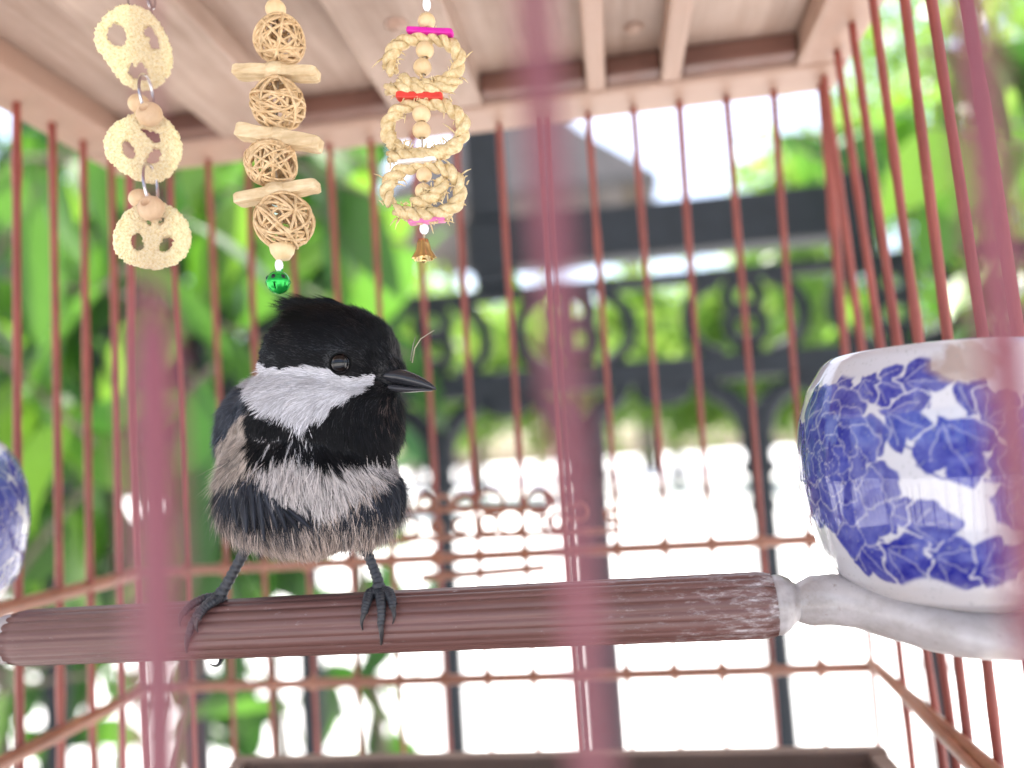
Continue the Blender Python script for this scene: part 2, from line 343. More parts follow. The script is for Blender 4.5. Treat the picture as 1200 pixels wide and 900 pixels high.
# carved scroll strip and little bar on the back wall
cp = empty('carved_panel', P(590, 640, YB-.004)); attach(cp, cage)
yc = YB-.0045
def cpt(px, py): return P(px, py, yc)
b = MB()
b.tube([cpt(430, 634), cpt(600, 627), cpt(725, 621)], .0011, 8); b.build('lower_strip', M_RAIL, cp)
b = MB(); b.tube([cpt(430, 602), cpt(540, 596), cpt(640, 596)], .0011, 8); b.build('upper_strip', M_RAIL, cp)
def scroll(cx, cy, r, turns=1.0, s=1, start=0., rad=.00075):
    b = MB(); n = 26; pts = []
    for k in range(n):
        t = start+s*2*math.pi*turns*k/(n-1); q = r*(1-.35*k/(n-1)*(turns > 1)); pts.append(cpt(cx+q*math.cos(t), cy+q*math.sin(t)*.92))
    b.tube(pts, rad, 6); return b.build('scroll', M_RAIL, cp)
for cx, cy, r, t in ((450, 588, 12, 1.3), (470, 590, 9, 1), (498, 588, 10, 1.2), (520, 590, 9, 1), (545, 590, 13, 1.3), (575, 588, 15, 1.0), (452, 618, 9, 1.2), (480, 618, 11, 1), (512, 617, 8, 1.2), (540, 616, 8, 1),
                     (572, 613, 13, 1.2), (598, 611, 15, 1.0), (632, 589, 18, 1.2), (656, 612, 12, 1.3), (676, 600, 10, 1), (715, 605, 9, 1.3), (640, 612, 7, 1)):
    scroll(cx, cy, r, t, random.choice((-1, 1)), random.random()*6)
b = MB(); b.tube([cpt(712, 606), cpt(722, 612), cpt(735, 614)], [.0008, .0007, .0003], 6); b.build('scroll', M_RAIL, cp)
b = MB(); b.tube([cpt(494, 677), cpt(570, 671), cpt(640, 665)], .0014, 8); b.build('rail', M_RAIL, cage)

# ------------------------------------------------------------------ perch and cup holders
YP = .150; K = 906/np.dot(P(455, 730, YP)-CAM, _f)     # pixels per metre at the perch
def px(n): return n/K
perch = empty('perch', P(455, 775, YP), 'brown ribbed round perch with grimy white porcelain cup holders at its ends', 'perch')
pl, pr = P(20, 747.5, YP), P(906, 708.5, YP)
ax = (pr-pl)/np.linalg.norm(pr-pl); e1 = np.cross(ax, [0, 0, 1]); e1 /= np.linalg.norm(e1); e2 = np.cross(e1, ax)
nn, mm = 168, 60; vv = []; ff = []
for i in range(mm+1):
    t = i/mm; c = pl+(pr-pl)*t; rr = px(34.0+2.0*t)*(1 if 0 < i < mm else .93); c = pl+(pr-pl)*min(max(t, .0), 1)
    for k in range(nn):
        th = 2*math.pi*k/nn; g = math.cos(9*th+.5); q = rr*(1-.055*(1-abs(g))**1.5)
        q += px(.35)*(noise(np.array([i*.35, 9*math.cos(th), 9*math.sin(th)]), 1.0)-.5)
        vv.append(c+q*(math.cos(th)*e1+math.sin(th)*e2))
ff = [(i*nn+k, i*nn+(k+1) % nn, (i+1)*nn+(k+1) % nn, (i+1)*nn+k) for i in range(mm) for k in range(nn)]+[tuple(range(nn)), tuple(mm*nn+k for k in range(nn-1, -1, -1))]
b = MB(); b.add(vv, ff); b.build('rod', M_PERCH, perch)
def loft(secs, n=36):
    b = MB(); v = []
    for (sx, sy, h, dpt, dy) in secs:
        c = P(sx, sy, YP+dy)
        for k in range(n):
            th = 2*math.pi*k/n; w = noise(np.array([sx*.02, math.cos(th)*2, math.sin(th)*2]), 2.0)*.08+.96
            v.append(c+np.array([0, -px(dpt)*math.cos(th)*w, 0])+px(h)*math.sin(th)*w*_cu)
    m = len(secs); f = [(i*n+k, i*n+(k+1) % n, (i+1)*n+(k+1) % n, (i+1)*n+k) for i in range(m-1) for k in range(n)]+[tuple(range(n-1, -1, -1)), tuple((m-1)*n+k for k in range(n))]
    b.add(v, f); return b
def dense(secs, n=40):
    s = np.array(secs, float); x = np.linspace(0, len(s)-1, n); i = np.arange(len(s)); return list(np.c_[[np.interp(x, i, s[:, k]) for k in range(5)]].T)
secs = [(903, 709, 31, 31, 0), (907, 709, 33, 33, 0), (916, 709, 32, 33, 0), (924, 708, 28, 29, 0), (930, 707, 22, 23, 0), (934, 706, 20.5, 21, 0), (940, 705, 23, 23, 0), (948, 704, 26, 25, 0), (975, 703, 27.5, 30, 0), (1000, 705, 28, 45, 0), (1030, 711, 30, 70, 0), (1065, 720, 30, 95, 0), (1105, 727, 30, 105, 0), (1160, 733, 27, 95, 0), (1220, 741, 20, 60, 0), (1250, 745, 10, 20, 0)]
loft(dense(secs, 70)).build('cup_holder', M_PORC, perch)
secs = [(24, 747, 29, 29, 0), (18, 748, 31, 31, 0), (6, 749, 30, 31, 0), (-10, 750, 24, 25, 0), (-20, 750, 19, 20, 0), (-30, 750, 23, 30, .004), (-70, 752, 26, 60, .012), (-110, 755, 26, 70, .018), (-160, 758, 14, 40, .018)]
loft(dense(secs, 50)).build('cup_holder', M_PORC, perch)

# ------------------------------------------------------------------ porcelain cups with painted flowers
PROF = [(0, 718), (40, 717), (60, 713), (77, 704), (107, 690), (130, 670), (148, 640), (157, 600), (163, 555), (162, 510), (158, 480), (144, 440), (125, 412), (112, 402), (104, 398.5), (98, 399.5), (96, 404), (108, 416), (128, 440), (144, 480), (148, 520), (146, 580), (132, 650), (100, 690), (0, 698)]
def cup_mesh():
    nphi = 640
    pr_ = np.array(PROF, float); d = np.r_[0, np.cumsum(np.linalg.norm(np.diff(pr_, axis=0), axis=1))]
    ts = np.r_[np.linspace(0, d[3], 10), np.linspace(d[3], d[13], 190)[1:], np.linspace(d[13], d[-1], 40)[1:]]
    rr = np.interp(ts, d, pr_[:, 0]); hh = np.interp(ts, d, pr_[:, 1])
    k = np.array([1, 2, 3, 2, 1])/9
    for _ in range(2):
        rr[2:-2] = np.convolve(rr, k, 'same')[2:-2]; hh[2:-2] = np.convolve(hh, k, 'same')[2:-2]
    outer = ts < d[13]
    phi = np.linspace(-math.pi, math.pi, nphi, endpoint=False)
    A, H = np.meshgrid(phi*163, hh); RRm = np.repeat(rr[:, None], nphi, 1)
    ph = A/163
    V = np.stack([RRm*np.sin(ph), -RRm*np.cos(ph), (718-H)], -1)/K
    # --- painting in (A, H): arc length and height, in photograph pixels
    w1 = fbm(np.stack([A*.05, H*.05, A*0], -1), 1.0, 3)-.5; w2 = fbm(np.stack([A*.05, H*.05, A*0+9], -1), 1.0, 3)-.5
    a = A+w1*10; h = H+w2*10
    blue = np.zeros_like(A); tone = np.ones_like(A)
    def fill(mask, soft, t=1.0):
        nonlocal blue, tone
        tone = np.where(mask > .5, t, tone); blue = np.maximum(blue*(mask < .999), 0); blue = blue*(1-mask)+mask
    def erase(mask):
        nonlocal blue
        blue = blue*(1-mask)
    def ell(cx, cy, rx, ry, ang=0):
        c, s = math.cos(ang), math.sin(ang); da = (a-cx+512) % 1024-512; dh = h-cy
        return np.hypot((da*c+dh*s)/rx, (-da*s+dh*c)/ry)
    st = lambda x, e: np.clip((-x)/e+.5, 0, 1)
    rl = random.Random(3)
    def lens(cx, cy, ln, wd, ang, grow=0.):
        c, s = math.cos(ang), math.sin(ang); da = (a-cx+512) % 1024-512; dh = h-cy
        x = (da*c+dh*s)/ln+.5; y = (-da*s+dh*c)
        ww = wd*np.sin(np.pi*np.clip(x, 0, 1)**1.25)**.9*(1+.10*np.sin(x*15+cx))
        return st((np.abs(y)-ww-grow)/2.0, 1.)*((x > -.03*(grow > 0)) & (x < 1+.03*(grow > 0))), x, y
    def leaf(cx, cy, ln, wd, ang, rib=True, t=1.0):
        """a brushed three-lobed leaf: long middle lobe, two shorter side lobes"""
        bx_, by_ = cx-math.cos(ang)*ln*.35, cy-math.sin(ang)*ln*.35; lobes = [(cx, cy, ln, wd*.72, ang)]
        for s_ in (-1, 1):
            g_ = ang+s_*.75; l2 = ln*.70; lobes.append((bx_+math.cos(g_)*l2*.42, by_+math.sin(g_)*l2*.42, l2, wd*.60, g_))
        u = np.zeros_like(A); hl = np.zeros_like(A)
        for q_ in lobes: u = np.maximum(u, lens(*q_)[0]); hl = np.maximum(hl, lens(*q_, 2.2)[0])
        erase(hl*.9); fill(u, 1, t)
        for q_ in lobes:
            _, x, y = lens(*q_); erase(st((np.abs(y)-.9)/1.2, 1.)*((x > .15) & (x < .8))*.35)
    def peony(cx, cy, sc):
        for r_, n_, off, rad in ((62, 10, .2, 26), (46, 9, .5, 23), (32, 7, .1, 19), (18, 6, .7, 14), (7, 3, .2, 10)):
            for k_ in range(n_):
                th = off+2*math.pi*k_/n_+rl.uniform(-.2, .2); r2 = r_*sc*rl.uniform(.85, 1.1)
                e = ell(cx+r2*math.cos(th), cy+r2*math.sin(th)*1.12, rad*sc*rl.uniform(.85, 1.15), rad*sc*rl.uniform(.85, 1.2), th)
                e2 = e+.07*np.sin(7*np.arctan2(h-cy-r2*math.sin(th), a-cx-r2*math.cos(th)))
                erase(st(e2-1.03, .08)*.45); m_ = st(e2-.95, .08); fill(m_*.96, 1, rl.uniform(.55, 1.0))
                e3 = ell(cx+r2*.8*math.cos(th), cy+r2*.8*math.sin(th)*1.12, rad*sc*.45, rad*sc*.3, th+1.5)
                erase(st(np.abs(e3-1)-.09, .12)*.55*(rl.random() < .6))
    for rep in (0, 512):
        q = lambda x: ((x-rep+512) % 1024)-512
        for L in ((-58, 450, 58, 17, .35), (-22, 448, 64, 19, .1), (-40, 492, 74, 21, .5), (28, 468, 52, 17, -1.0), (48, 482, 60, 20, -.5), (2, 524, 84, 30, 1.25), (-60, 590, 50, 15, .5), (-26, 600, 58, 26, -.15),
                  (-104, 640, 66, 22, .9), (-58, 642, 74, 23, .6), (-8, 645, 70, 25, .55), (38, 640, 70, 26, -.4), (-120, 448, 52, 15, .3), (-88, 450, 44, 15, 1.0), (-172, 455, 50, 15, -.6), (120, 462, 64, 20, .4), (150, 490, 56, 19, 1.1),
                  (165, 610, 74, 24, .6), (205, 645, 62, 20, -.4), (118, 648, 54, 19, .2), (215, 570, 60, 20, 1.4), (228, 485, 56, 18, -.5)):
            leaf(L[0]+rep, L[1], L[2], L[3], L[4], True, rl.uniform(.75, 1.05))
        peony(-140+rep, 530, 1.05); peony(100+rep, 558, .95); peony(222+rep, 520, .6)
        for k_ in range(9):   # thin stems
            x0 = rl.uniform(-60, 60)+rep; y0 = rl.uniform(500, 650); an = rl.uniform(-1, 1)
            c, s = math.cos(an), math.sin(an); da = (a-x0+512) % 1024-512; dh = h-y0; xx = da*c+dh*s; yy_ = -da*s+dh*c+.006*xx*xx
            fill(st((np.abs(yy_)-1.2)/1.2, 1.)*(np.abs(xx) < 28)*.9, 1, .8)
    lim = st((428+8*np.sin(A*.045)-H)/5, 1.)*st((H-664-7*np.sin(A*.06+1))/5, 1.)
    blue *= lim
    n3 = np.stack([A*.09, H*.09, A*0], -1); mott = fbm(n3, 1.0, 3); fine = fbm(n3, 6.0, 2)
    blue = np.clip(blue, 0, 1)*np.clip(.86+.2*mott, 0, 1)*(.94+.1*fine)
    blue = np.clip(blue, 0, 1)*outer[:, None]
    deep = np.array([.011, .015, .22]); mid = np.array([.05, .07, .38]); white = np.array([.51, .50, .54])
    tt = np.clip(tone*.9-.08+.9*(mott-.4), 0, 1)[..., None]; ink = mid*(1-tt)+deep*tt
    C = white*(1-blue[..., None])+ink*blue[..., None]
    # tea-brown stain under the rim and a warm foot
    sm = fbm(np.stack([A*.06, H*.06, A*0+4], -1), 1.2, 4); s_ = np.exp(-((A-25)/50)**2-((H-436)/20)**2)*1.15+np.exp(-((A-60)/60)**2-((H-412)/16)**2)*.6
    sm = np.clip((s_*(.45+sm)-.38)*2.2, 0, .8)[..., None]; C = C*(1-sm)+np.array([.30, .21, .17])*sm
    ft = np.clip((H-655)/60, 0, 1)*(.15+.55*fbm(np.stack([A*.03, H*.05, A*0], -1), 1, 3)); C = C*(1-ft[..., None])+np.array([.52, .40, .30])*ft[..., None]
    sp = (fbm(np.stack([A*.3, H*.3, A*0+2], -1), 1.0, 2) > .80)[..., None]; C = np.where(sp, C*.6+.1, C)
    v = V.reshape(-1, 3); nr = len(ts)
    idx = np.arange(nr*nphi).reshape(nr, nphi); q = np.stack([idx[:-1], np.roll(idx, -1, 1)[:-1], np.roll(idx, -1, 1)[1:], idx[1:]], -1).reshape(-1, 4)
    me = bpy.data.meshes.new('porcelain_cup'); me.from_pydata(v.tolist(), [], q.tolist()); me.update()
    at = me.color_attributes.new('Col', 'FLOAT_COLOR', 'POINT'); at.data.foreach_set('color', np.c_[C.reshape(-1, 3), np.ones(len(v))].astype(np.float32).ravel())
    me.polygons.foreach_set('use_smooth', [True]*len(me.polygons)); me.materials.append(M_CUP); return me
CUPME = cup_mesh()
cup = link('porcelain_cup', CUPME, None); KC = 906/np.dot(P(1110, 560, YP)-CAM, _f); cup.scale = (K/KC*.965,)*3; cup.location = tuple(P(1121, 717, YP)); cup.rotation_euler = (0, R(.5), R(-16))
tag(cup, 'large blue and white porcelain feeding cup with peonies and brown-stained rim', 'cup', 'blue and white feeding cups')
cup2 = link('porcelain_cup', CUPME, None); cup2.scale = (.84,)*3; cup2.location = tuple(P(-97, 738, YP+.016)); cup2.rotation_euler = (0, 0, R(126))
tag(cup2, 'smaller blue and white porcelain cup at the perch end away from the stained cup', 'cup', 'blue and white feeding cups')

# ------------------------------------------------------------------ hanging toys (all from the roof, level with the bird)
YT = .141
KT = 906/np.dot(P(300, 150, YT)-CAM, _f)
def T(x, y, dy=0): return P(x, y, YT+dy)
def tp(n): return n/KT
ZBOARD = ZTOP+.009
def smooth_poly(pts, it=2):
    p = np.array(pts, float)
    for _ in range(it):
        q = np.roll(p, -1, 0); p = np.stack([p*.75+q*.25, p*.25+q*.75], 1).reshape(-1, 2)
    return p
def loofah(name, outline, holes, parent, thick=.0020, tilt=0.):
    c = np.mean(outline, 0); cu = bpy.data.curves.new('t', 'CURVE'); cu.dimensions = '2D'; cu.fill_mode = 'BOTH'; cu.extrude = thick/2
    for k, poly in enumerate([outline]+holes):
        p = smooth_poly(poly, 2 if k == 0 else 1); sp = cu.splines.new('POLY'); sp.points.add(len(p)-1); sp.use_cyclic_u = True
        for i, (x, y) in enumerate(p): sp.points[i].co = (tp(x-c[0]), -tp(y-c[1]), 0, 1)
    o = bpy.data.objects.new('t', cu); COL.objects.link(o); me = eval_mesh(o)
    bm = bmesh.new(); bm.from_mesh(me); bmesh.ops.remove_doubles(bm, verts=bm.verts, dist=1e-6); bm.to_mesh(me); bm.free()
    o = bpy.data.objects.new('t', me); COL.objects.link(o); r = o.modifiers.new('r', 'REMESH'); r.mode = 'VOXEL'; r.voxel_size = .00014
    s = o.modifiers.new('s', 'SMOOTH'); s.iterations = 3; me = eval_mesh(o)
    v, n = arrays(me); d = (fbm(v, 1500, 2)-.5)*.0009+(noise(v, 3800)-.5)*.0005; v = v+n*d[:, None]
    c0 = np.array(T(*c)); nz = CAM-c0; nz /= np.linalg.norm(nz); nx_ = np.cross(_cu, nz); nx_ /= np.linalg.norm(nx_); ny_ = np.cross(nz, nx_)
    w = c0 + v[:, :1]*nx_ + v[:, 1:2]*ny_ + v[:, 2:3]*nz
    me.vertices.foreach_set('co', w.ravel()); me.update(); me.polygons.foreach_set('use_smooth', [True]*len(me.polygons))
    return link(name, me, M_LOOFAH, parent)
t1 = empty('loofah_toy', T(180, 312), 'hanging chain of three pale loofah slices joined by steel rings and beads', 'bird toy')
cv = lambda pts, s, ox, oy: [(x/s+ox, y/s+oy) for x, y in pts]
C1 = lambda pts: cv(pts, 3.75, 80, 0); C2 = lambda pts: cv(pts, 2.647, 0, 160)
loofah('loofah_slice', C1([(300, 30), (370, 60), (420, 130), (452, 220), (440, 300), (380, 372), (310, 392), (240, 372), (190, 300), (128, 220), (140, 150), (190, 80), (240, 42)]),
       [C1([(190, 130), (225, 113), (260, 140), (264, 190), (240, 218), (190, 218), (175, 190)]), C1([(320, 130), (355, 97), (380, 130), (402, 190), (385, 209), (350, 202), (355, 165), (328, 158)]), C1([(262, 300), (288, 262), (298, 300), (310, 258), (342, 285), (357, 330), (322, 357), (280, 342), (260, 320)])], t1)
loofah('loofah_slice', C1([(280, 518), (220, 558), (183, 610), (173, 660), (193, 722), (260, 774), (330, 804), (400, 794), (452, 742), (488, 672), (488, 600), (452, 540), (402, 500), (335, 488)]),
       [C1([(238, 640), (265, 616), (292, 650), (305, 682), (280, 712), (248, 692)]), C1([(310, 563), (402, 573), (407, 612), (370, 629), (343, 602)]), C1([(343, 682), (375, 638), (407, 650), (402, 702), (365, 722), (338, 707)])], t1)
loofah('loofah_slice', C2([(440, 215), (398, 240), (367, 300), (367, 362), (398, 397), (470, 414), (542, 392), (583, 342), (583, 278), (552, 228), (500, 203)]),
       [C2([(410, 310), (438, 295), (454, 340), (440, 360), (413, 352)]), C2([(488, 337), (510, 303), (537, 309), (532, 342), (510, 359), (490, 352)]), C2([(453, 258), (472, 260), (475, 279), (458, 277)]), C2([(483, 262), (508, 243), (513, 263), (490, 277)])], t1)
def bead(x, y, r, parent, hole=True, dy=0., sq=.85, mat=None, name='bead', ax=(0, 0, 1)):
    r_ = tp(r); h = r_*.36 if hole else 0
    prof = [(h, -r_*sq*.9)]+[(max(h, r_*math.cos(t)), r_*sq*math.sin(t)) for t in np.linspace(-1.15, 1.15, 14)]+[(h, r_*sq*.9), (h, -r_*sq*.9)]
    b = MB(); b.lathe(prof, T(x, y, dy), 24, ax=ax); return b.build(name, mat or M_BEAD, parent)
def ring(x0, y0, x1, y1, w, parent, dy=0., r=1.5, turn=0.5):
    a, c = T(x0, y0, dy), T(x1, y1, dy); m_ = (a+c)/2; up = (a-c)/2; side = (_cr*math.sin(turn)+_f*math.cos(turn))*tp(w)
    b = MB(); b.tube([m_+up*math.cos(t)+side*math.sin(t) for t in np.linspace(0, 2*math.pi, 32, endpoint=False)], tp(r), 8, True); return b.build('chain_link', M_STEEL, parent)
bead(163, 122, 13, t1, dy=.0035, sq=.9); bead(175, 134, 15, t1, dy=-.0035, ax=(0, -.8, .30))
bead(164, 233, 13, t1, dy=.0035, sq=.9); bead(177, 244, 15, t1, dy=-.0035, ax=(0, -.8, .30))
ring(170, 88, 173, 132, 17, t1, r=1.9, turn=.02); ring(174, 192, 179, 240, 17, t1, r=1.9, turn=.02); ring(162, -14, 166, 27, 13, t1, r=1.5, turn=.9)
ring(166, -52, 168, -6, 12, t1, r=1.6, turn=2.0); ring(176, -12, 178, 10, 5, t1, r=1.5, turn=.6, dy=.002); ring(166, -92, 166, -46, 12, t1, r=1.6, turn=.5)
def string_up(x, y, parent, r=.0004):
    a = T(x, y); b = MB(); b.tube([a, (a[0], a[1], ZBOARD)], r, 6); return b.build('string', M_STRING, parent)
string_up(166, -90, t1)
# toy of rattan balls
t2 = empty('rattan_ball_toy', T(326, 343), 'hanging string of four rattan balls with wooden slats and a green bell', 'bird toy')
def rattan(x, y, r, dx=0, sx=1., sy=1.):
    b = MB(); c = T(x, y)
    for k in range(30):
        n_ = rng.normal(size=3); n_ /= np.linalg.norm(n_); a_ = np.cross(n_, [.3, .5, .8]); a_ /= np.linalg.norm(a_); b_ = np.cross(n_, a_)
        off = rng.uniform(-.38, .38); rad = tp(r)*rng.uniform(.88, .99); rc = rad*math.sqrt(1-off*off)
        ph = rng.random()*6; pts = [c+((n_*off*rad+rc*(math.cos(t)*a_+math.sin(t)*b_))*np.array([sx, sx, sy])*(1+.03*math.sin(3*t+ph))) for t in np.linspace(0, 2*math.pi, 34, endpoint=False)]
        b.tube(pts, tp(rng.uniform(1.2, 1.9)), 6, True)
    return b.build('rattan_ball', M_RATTAN, t2)
rattan(328, 47, 29); rattan(326, 122, 31, sy=1.0); rattan(318, 191, 30, sy=.94); rattan(333, 259, 34, sy=.97)
def slat(x0, y0, x1, y1, h, d=11, dy=0., mat=None, parent=None, name='slat'):
    a, c = T(x0, y0, dy), T(x1, y1, dy); n = 22; v = []; L = (c-a)/np.linalg.norm(c-a); up = np.cross(L, [0, 1, 0]); up /= -np.linalg.norm(up) if up[2] < 0 else np.linalg.norm(up)
    for i in range(n):
        t = i/(n-1); p = a+(c-a)*t; e = .82 if i in (0, n-1) else 1
        for (sy_, sz) in ((-1, -1), (-.92, 1), (.95, .95), (1, -1)):
            w = 1+.16*(noise(np.array([t*9, sy_*3+x0, sz*3+y0]), 1.)-.5)
            v.append(p+np.array([0, sy_*tp(d)*e*w, 0])+up*sz*tp(h)/2*e*w)
    f = [(i*4+k, i*4+(k+1) % 4, (i+1)*4+(k+1) % 4, (i+1)*4+k) for i in range(n-1) for k in range(4)]+[(3, 2, 1, 0), tuple((n-1)*4+k for k in range(4))]
    b = MB(); b.add(v, f); o = b.build(name, mat or M_SLAT, parent or t2, smooth=False)
    bm_ = o.modifiers.new('b', 'BEVEL'); bm_.width = tp(1.2); bm_.segments = 2; bm_.limit_method = 'ANGLE'; return o
slat(275, 84, 373, 87, 13); slat(279, 154, 376, 170, 17); slat(277, 235, 373, 217, 13)
for (x, y, w, h) in ((324, 85, 15, 15), (328, 163, 13, 20), (326, 226, 16, 16)):
    b = MB(); b.lathe([(0, -tp(h)*.55), (tp(w)*.9, -tp(h)*.5), (tp(w), 0), (tp(w)*.9, tp(h)*.5), (0, tp(h)*.55)], T(x, y), 14); b.build('washer', M_SLAT, t2)
bead(323, 11, 12, t2, sq=.95)
b = MB(); b.lathe([(0, -tp(9)), (tp(8), -tp(9)), (tp(13), -tp(2)), (tp(15), tp(7)), (0, tp(10))], T(331, 295), 18); b.build('cone_bead', M_BEAD, t2)
b = MB(); b.ball(T(327, 311), (tp(5), tp(4), tp(8)), 12); b.build('clasp', M_CLASP, t2)
b = MB(); q = [T(323, 3), T(327, 60), T(325, 122), T(322, 190), T(330, 260), T(328, 318)]; b.tube(q, tp(1.5), 6); b.build('string', M_STRING, t2); string_up(323, 6, t2)
bell = empty('bell', T(326, 342)); attach(bell, t2)
def jingle(c, r):
    b = MB(); n, m_ = 36, 20; v = []; f = []
    for i in range(m_+1):
        ph_ = math.pi*i/m_
        for k in range(n):
            th = 2*math.pi*k/n; q_ = r*(1.06 if i == m_//2 else 1); v.append((c[0]+q_*math.sin(ph_)*math.cos(th), c[1]+q_*math.sin(ph_)*math.sin(th), c[2]+q_*math.cos(ph_)))
    for i in range(m_):
        for k in range(n):
            if 5 <= i < 15 and k % 9 in (0,) and i >= 11: continue
            f.append((i*n+k, (i+1)*n+k, (i+1)*n+(k+1) % n, i*n+(k+1) % n))
    b.add(v, f); return b
o = jingle(T(326, 331), tp(13.5)).build('shell', M_GREEN, bell)
so = o.modifiers.new('s', 'SOLIDIFY'); so.thickness = tp(1.2)
for ang in (-.9, 0., .9):
    c = T(326, 331)+np.array([tp(10.5)*math.sin(ang), -tp(10.5)*math.cos(ang), tp(4)])
    b = MB(); b.ball(c, (tp(3.4), tp(3.4), tp(3.6)), 10); b.build('dark_hole', M_IRON, bell)
b = MB(); th = np.linspace(0, 2*math.pi, 16, endpoint=False); c = T(327, 317); b.tube([c+np.array([tp(3.5)*math.cos(t), 0, tp(3.5)*math.sin(t)]) for t in th], tp(1.2), 6, True); b.build('loop', M_GREEN, bell)
# toy of braided straw rings
t3 = empty('straw_ring_toy', T(497, 308), 'hanging string of three braided straw rings with dyed sticks and a brass bell', 'bird toy')
def braid(path, parent, rad=6.4, pitch=30.):
    p = np.array(path, float); d = np.r_[0, np.cumsum(np.linalg.norm(np.diff(p, axis=0), axis=1))]; n = int(d[-1]/2.0)
    s_ = np.linspace(0, d[-1], n); X = np.interp(s_, d, p[:, 0]); Y = np.interp(s_, d, p[:, 1]); Z = np.interp(s_, d, p[:, 2])
    tx, ty_ = np.gradient(X), np.gradient(Y); l = np.hypot(tx, ty_); nx, ny = -ty_/l, tx/l
    b = MB()
    for k in range(2):
        ph_ = 2*math.pi*(s_/pitch)+k*math.pi; jit = .8+.4*noise(np.stack([s_*.15, s_*0+k*7, s_*0], -1), 1.)
        pts = [T(X[i]+nx[i]*rad*.62*math.cos(ph_[i]), Y[i]+ny[i]*rad*.62*math.cos(ph_[i]), (Z[i]+rad*.62*math.sin(ph_[i]))/KT) for i in range(n)]
        b.tube(pts, tp(rad)*jit*np.where(np.minimum(s_, s_[::-1]) < 4, .5, .78), 7)
    for k in range(26):    # stray straw ends
        i = rng.integers(2, n-3); a = T(X[i]+nx[i]*rad*1.2, Y[i]+ny[i]*rad*1.2, Z[i]/KT-tp(rad)); g_ = rng.normal(size=2)*5
        sg = rng.choice((-1, 1)); a = T(X[i]+sg*nx[i]*rad*1.3, Y[i]+sg*ny[i]*rad*1.3, (Z[i]-rad*.5)/KT); c_ = T(X[i]+sg*nx[i]*rad*1.7+g_[0], Y[i]+sg*ny[i]*rad*1.7+g_[1], (Z[i]-rad)/KT)
        b.tube([a, (a+c_)/2+_cu*tp(1), c_], [tp(1.0), tp(.9), tp(.3)], 5)
    return b.build('straw_ring', M_STRAW, parent)
def ringpath(cx, cy, rx, ry, a0, a1, tail, n=60):
    q = [(cx+rx*math.cos(t)*(1-.06*(k/n)), cy+ry*math.sin(t), 3.-6*k/n) for k, t in enumerate(np.linspace(a0, a1, n))]
    return q+tail
braid(ringpath(498, 72, 42, 29, R(150), R(150+350), [])+[(472, 93, 0)][:0], t3)
braid([(452, 105, 0), (475, 104, -3), (500, 105, -4), (525, 101, -3), (538, 92, 0)], t3)
braid(ringpath(499, 151, 46, 31, R(120), R(120+352), []), t3)
braid([(455, 184, 0), (475, 183, -3), (500, 182, -4), (522, 176, -4), (538, 168, -2)], t3)
braid(ringpath(497, 224, 44, 31, R(150), R(150+340), []), t3)
braid([(462, 245, 0), (480, 251, -3), (500, 252, -4), (522, 248, -3), (538, 238, 0)], t3); braid([(483, 238, -5), (500, 235, -6), (514, 225, -6), (520, 209, -5)], t3)
for x, y, r in ((500, 25, 10), (498, 59, 10.5), (495, 79, 10.5), (494, 134, 10.5), (494, 153, 10.5), (497, 205, 9), (496, 224, 9.5)): bead(x, y, r, t3, sq=.95)
slat(477, 36, 531, 39, 6.5, 6, -.0006, M_MAGENTA, t3, 'dyed_stick'); slat(465, 113, 519, 114, 8, 7, -.0006, M_RED, t3, 'dyed_stick')
slat(466, 191, 512, 187, 5, 6, -.001, M_WHITEW, t3, 'dyed_stick'); slat(479, 261, 522, 257, 5, 6, -.0006, M_PINK, t3, 'dyed_stick')
b = MB(); b.ball(T(500, 5), (tp(5), tp(4), tp(9)), 12); b.build('clasp', M_CLASP, t3); b = MB(); b.ball(T(497, 268), (tp(5.5), tp(4), tp(7)), 12); b.build('clasp', M_CLASP, t3)
b = MB(); b.tube([T(500, 0), T(498, 60), T(494, 140), T(496, 215), T(497, 283)], tp(1.3), 6); b.build('string', M_STRING, t3); string_up(500, 0, t3)
c = T(497, 303); prof = [(tp(13), 0), (tp(11.5), tp(3)), (tp(8), tp(9)), (tp(6.5), tp(17)), (tp(5), tp(22)), (0, tp(24))]
b = MB(); n = 30; v = [c+np.array([r_*(1+.13*math.cos(5*2*math.pi*k/n))*math.cos(2*math.pi*k/n), r_*(1+.13*math.cos(5*2*math.pi*k/n))*math.sin(2*math.pi*k/n), h]) for r_, h in prof for k in range(n)]
b.add(v, [(i*n+k, i*n+(k+1) % n, (i+1)*n+(k+1) % n, (i+1)*n+k) for i in range(len(prof)-1) for k in range(n)]); b.tube([c+np.array([0, 0, tp(8)]), c+np.array([0, 0, -tp(1)])], tp(1), 6); b.ball(c-np.array([0, 0, tp(2)]), tp(3), 10); b.build('brass_bell', M_BRASS, t3)

# ------------------------------------------------------------------ the bird
def B(x, y, d=0.): return P(x, y, YP+d/K)        # d in photograph pixels, + = away
bird = empty('songbird', B(365, 706), 'small black and white songbird with white cheek perched on the brown ribbed rod', 'bird')
mb = MB()
def E_(x, y, d, rx, ry, rz): mb.ball(B(x, y, d), (px(rx), px(ry), px(rz)), 28)
E_(363, 558, 5, 106, 100, 88); E_(374, 492, 0, 98, 88, 80); E_(388, 423, -6, 86, 68, 68); E_(318, 512, 30, 66, 72, 78); E_(428, 492, -14, 47, 50, 62)
E_(362, 598, 0, 88, 84, 54); E_(424, 582, -2, 47, 60, 55); E_(304, 584, -2, 46, 60, 56); E_(352, 560, 90, 78, 110, 66); E_(340, 585, 190, 48, 80, 36); E_(455, 438, -12, 22, 22, 22); E_(292, 614, -2, 22, 24, 24); E_(428, 620, -2, 20, 24, 22)
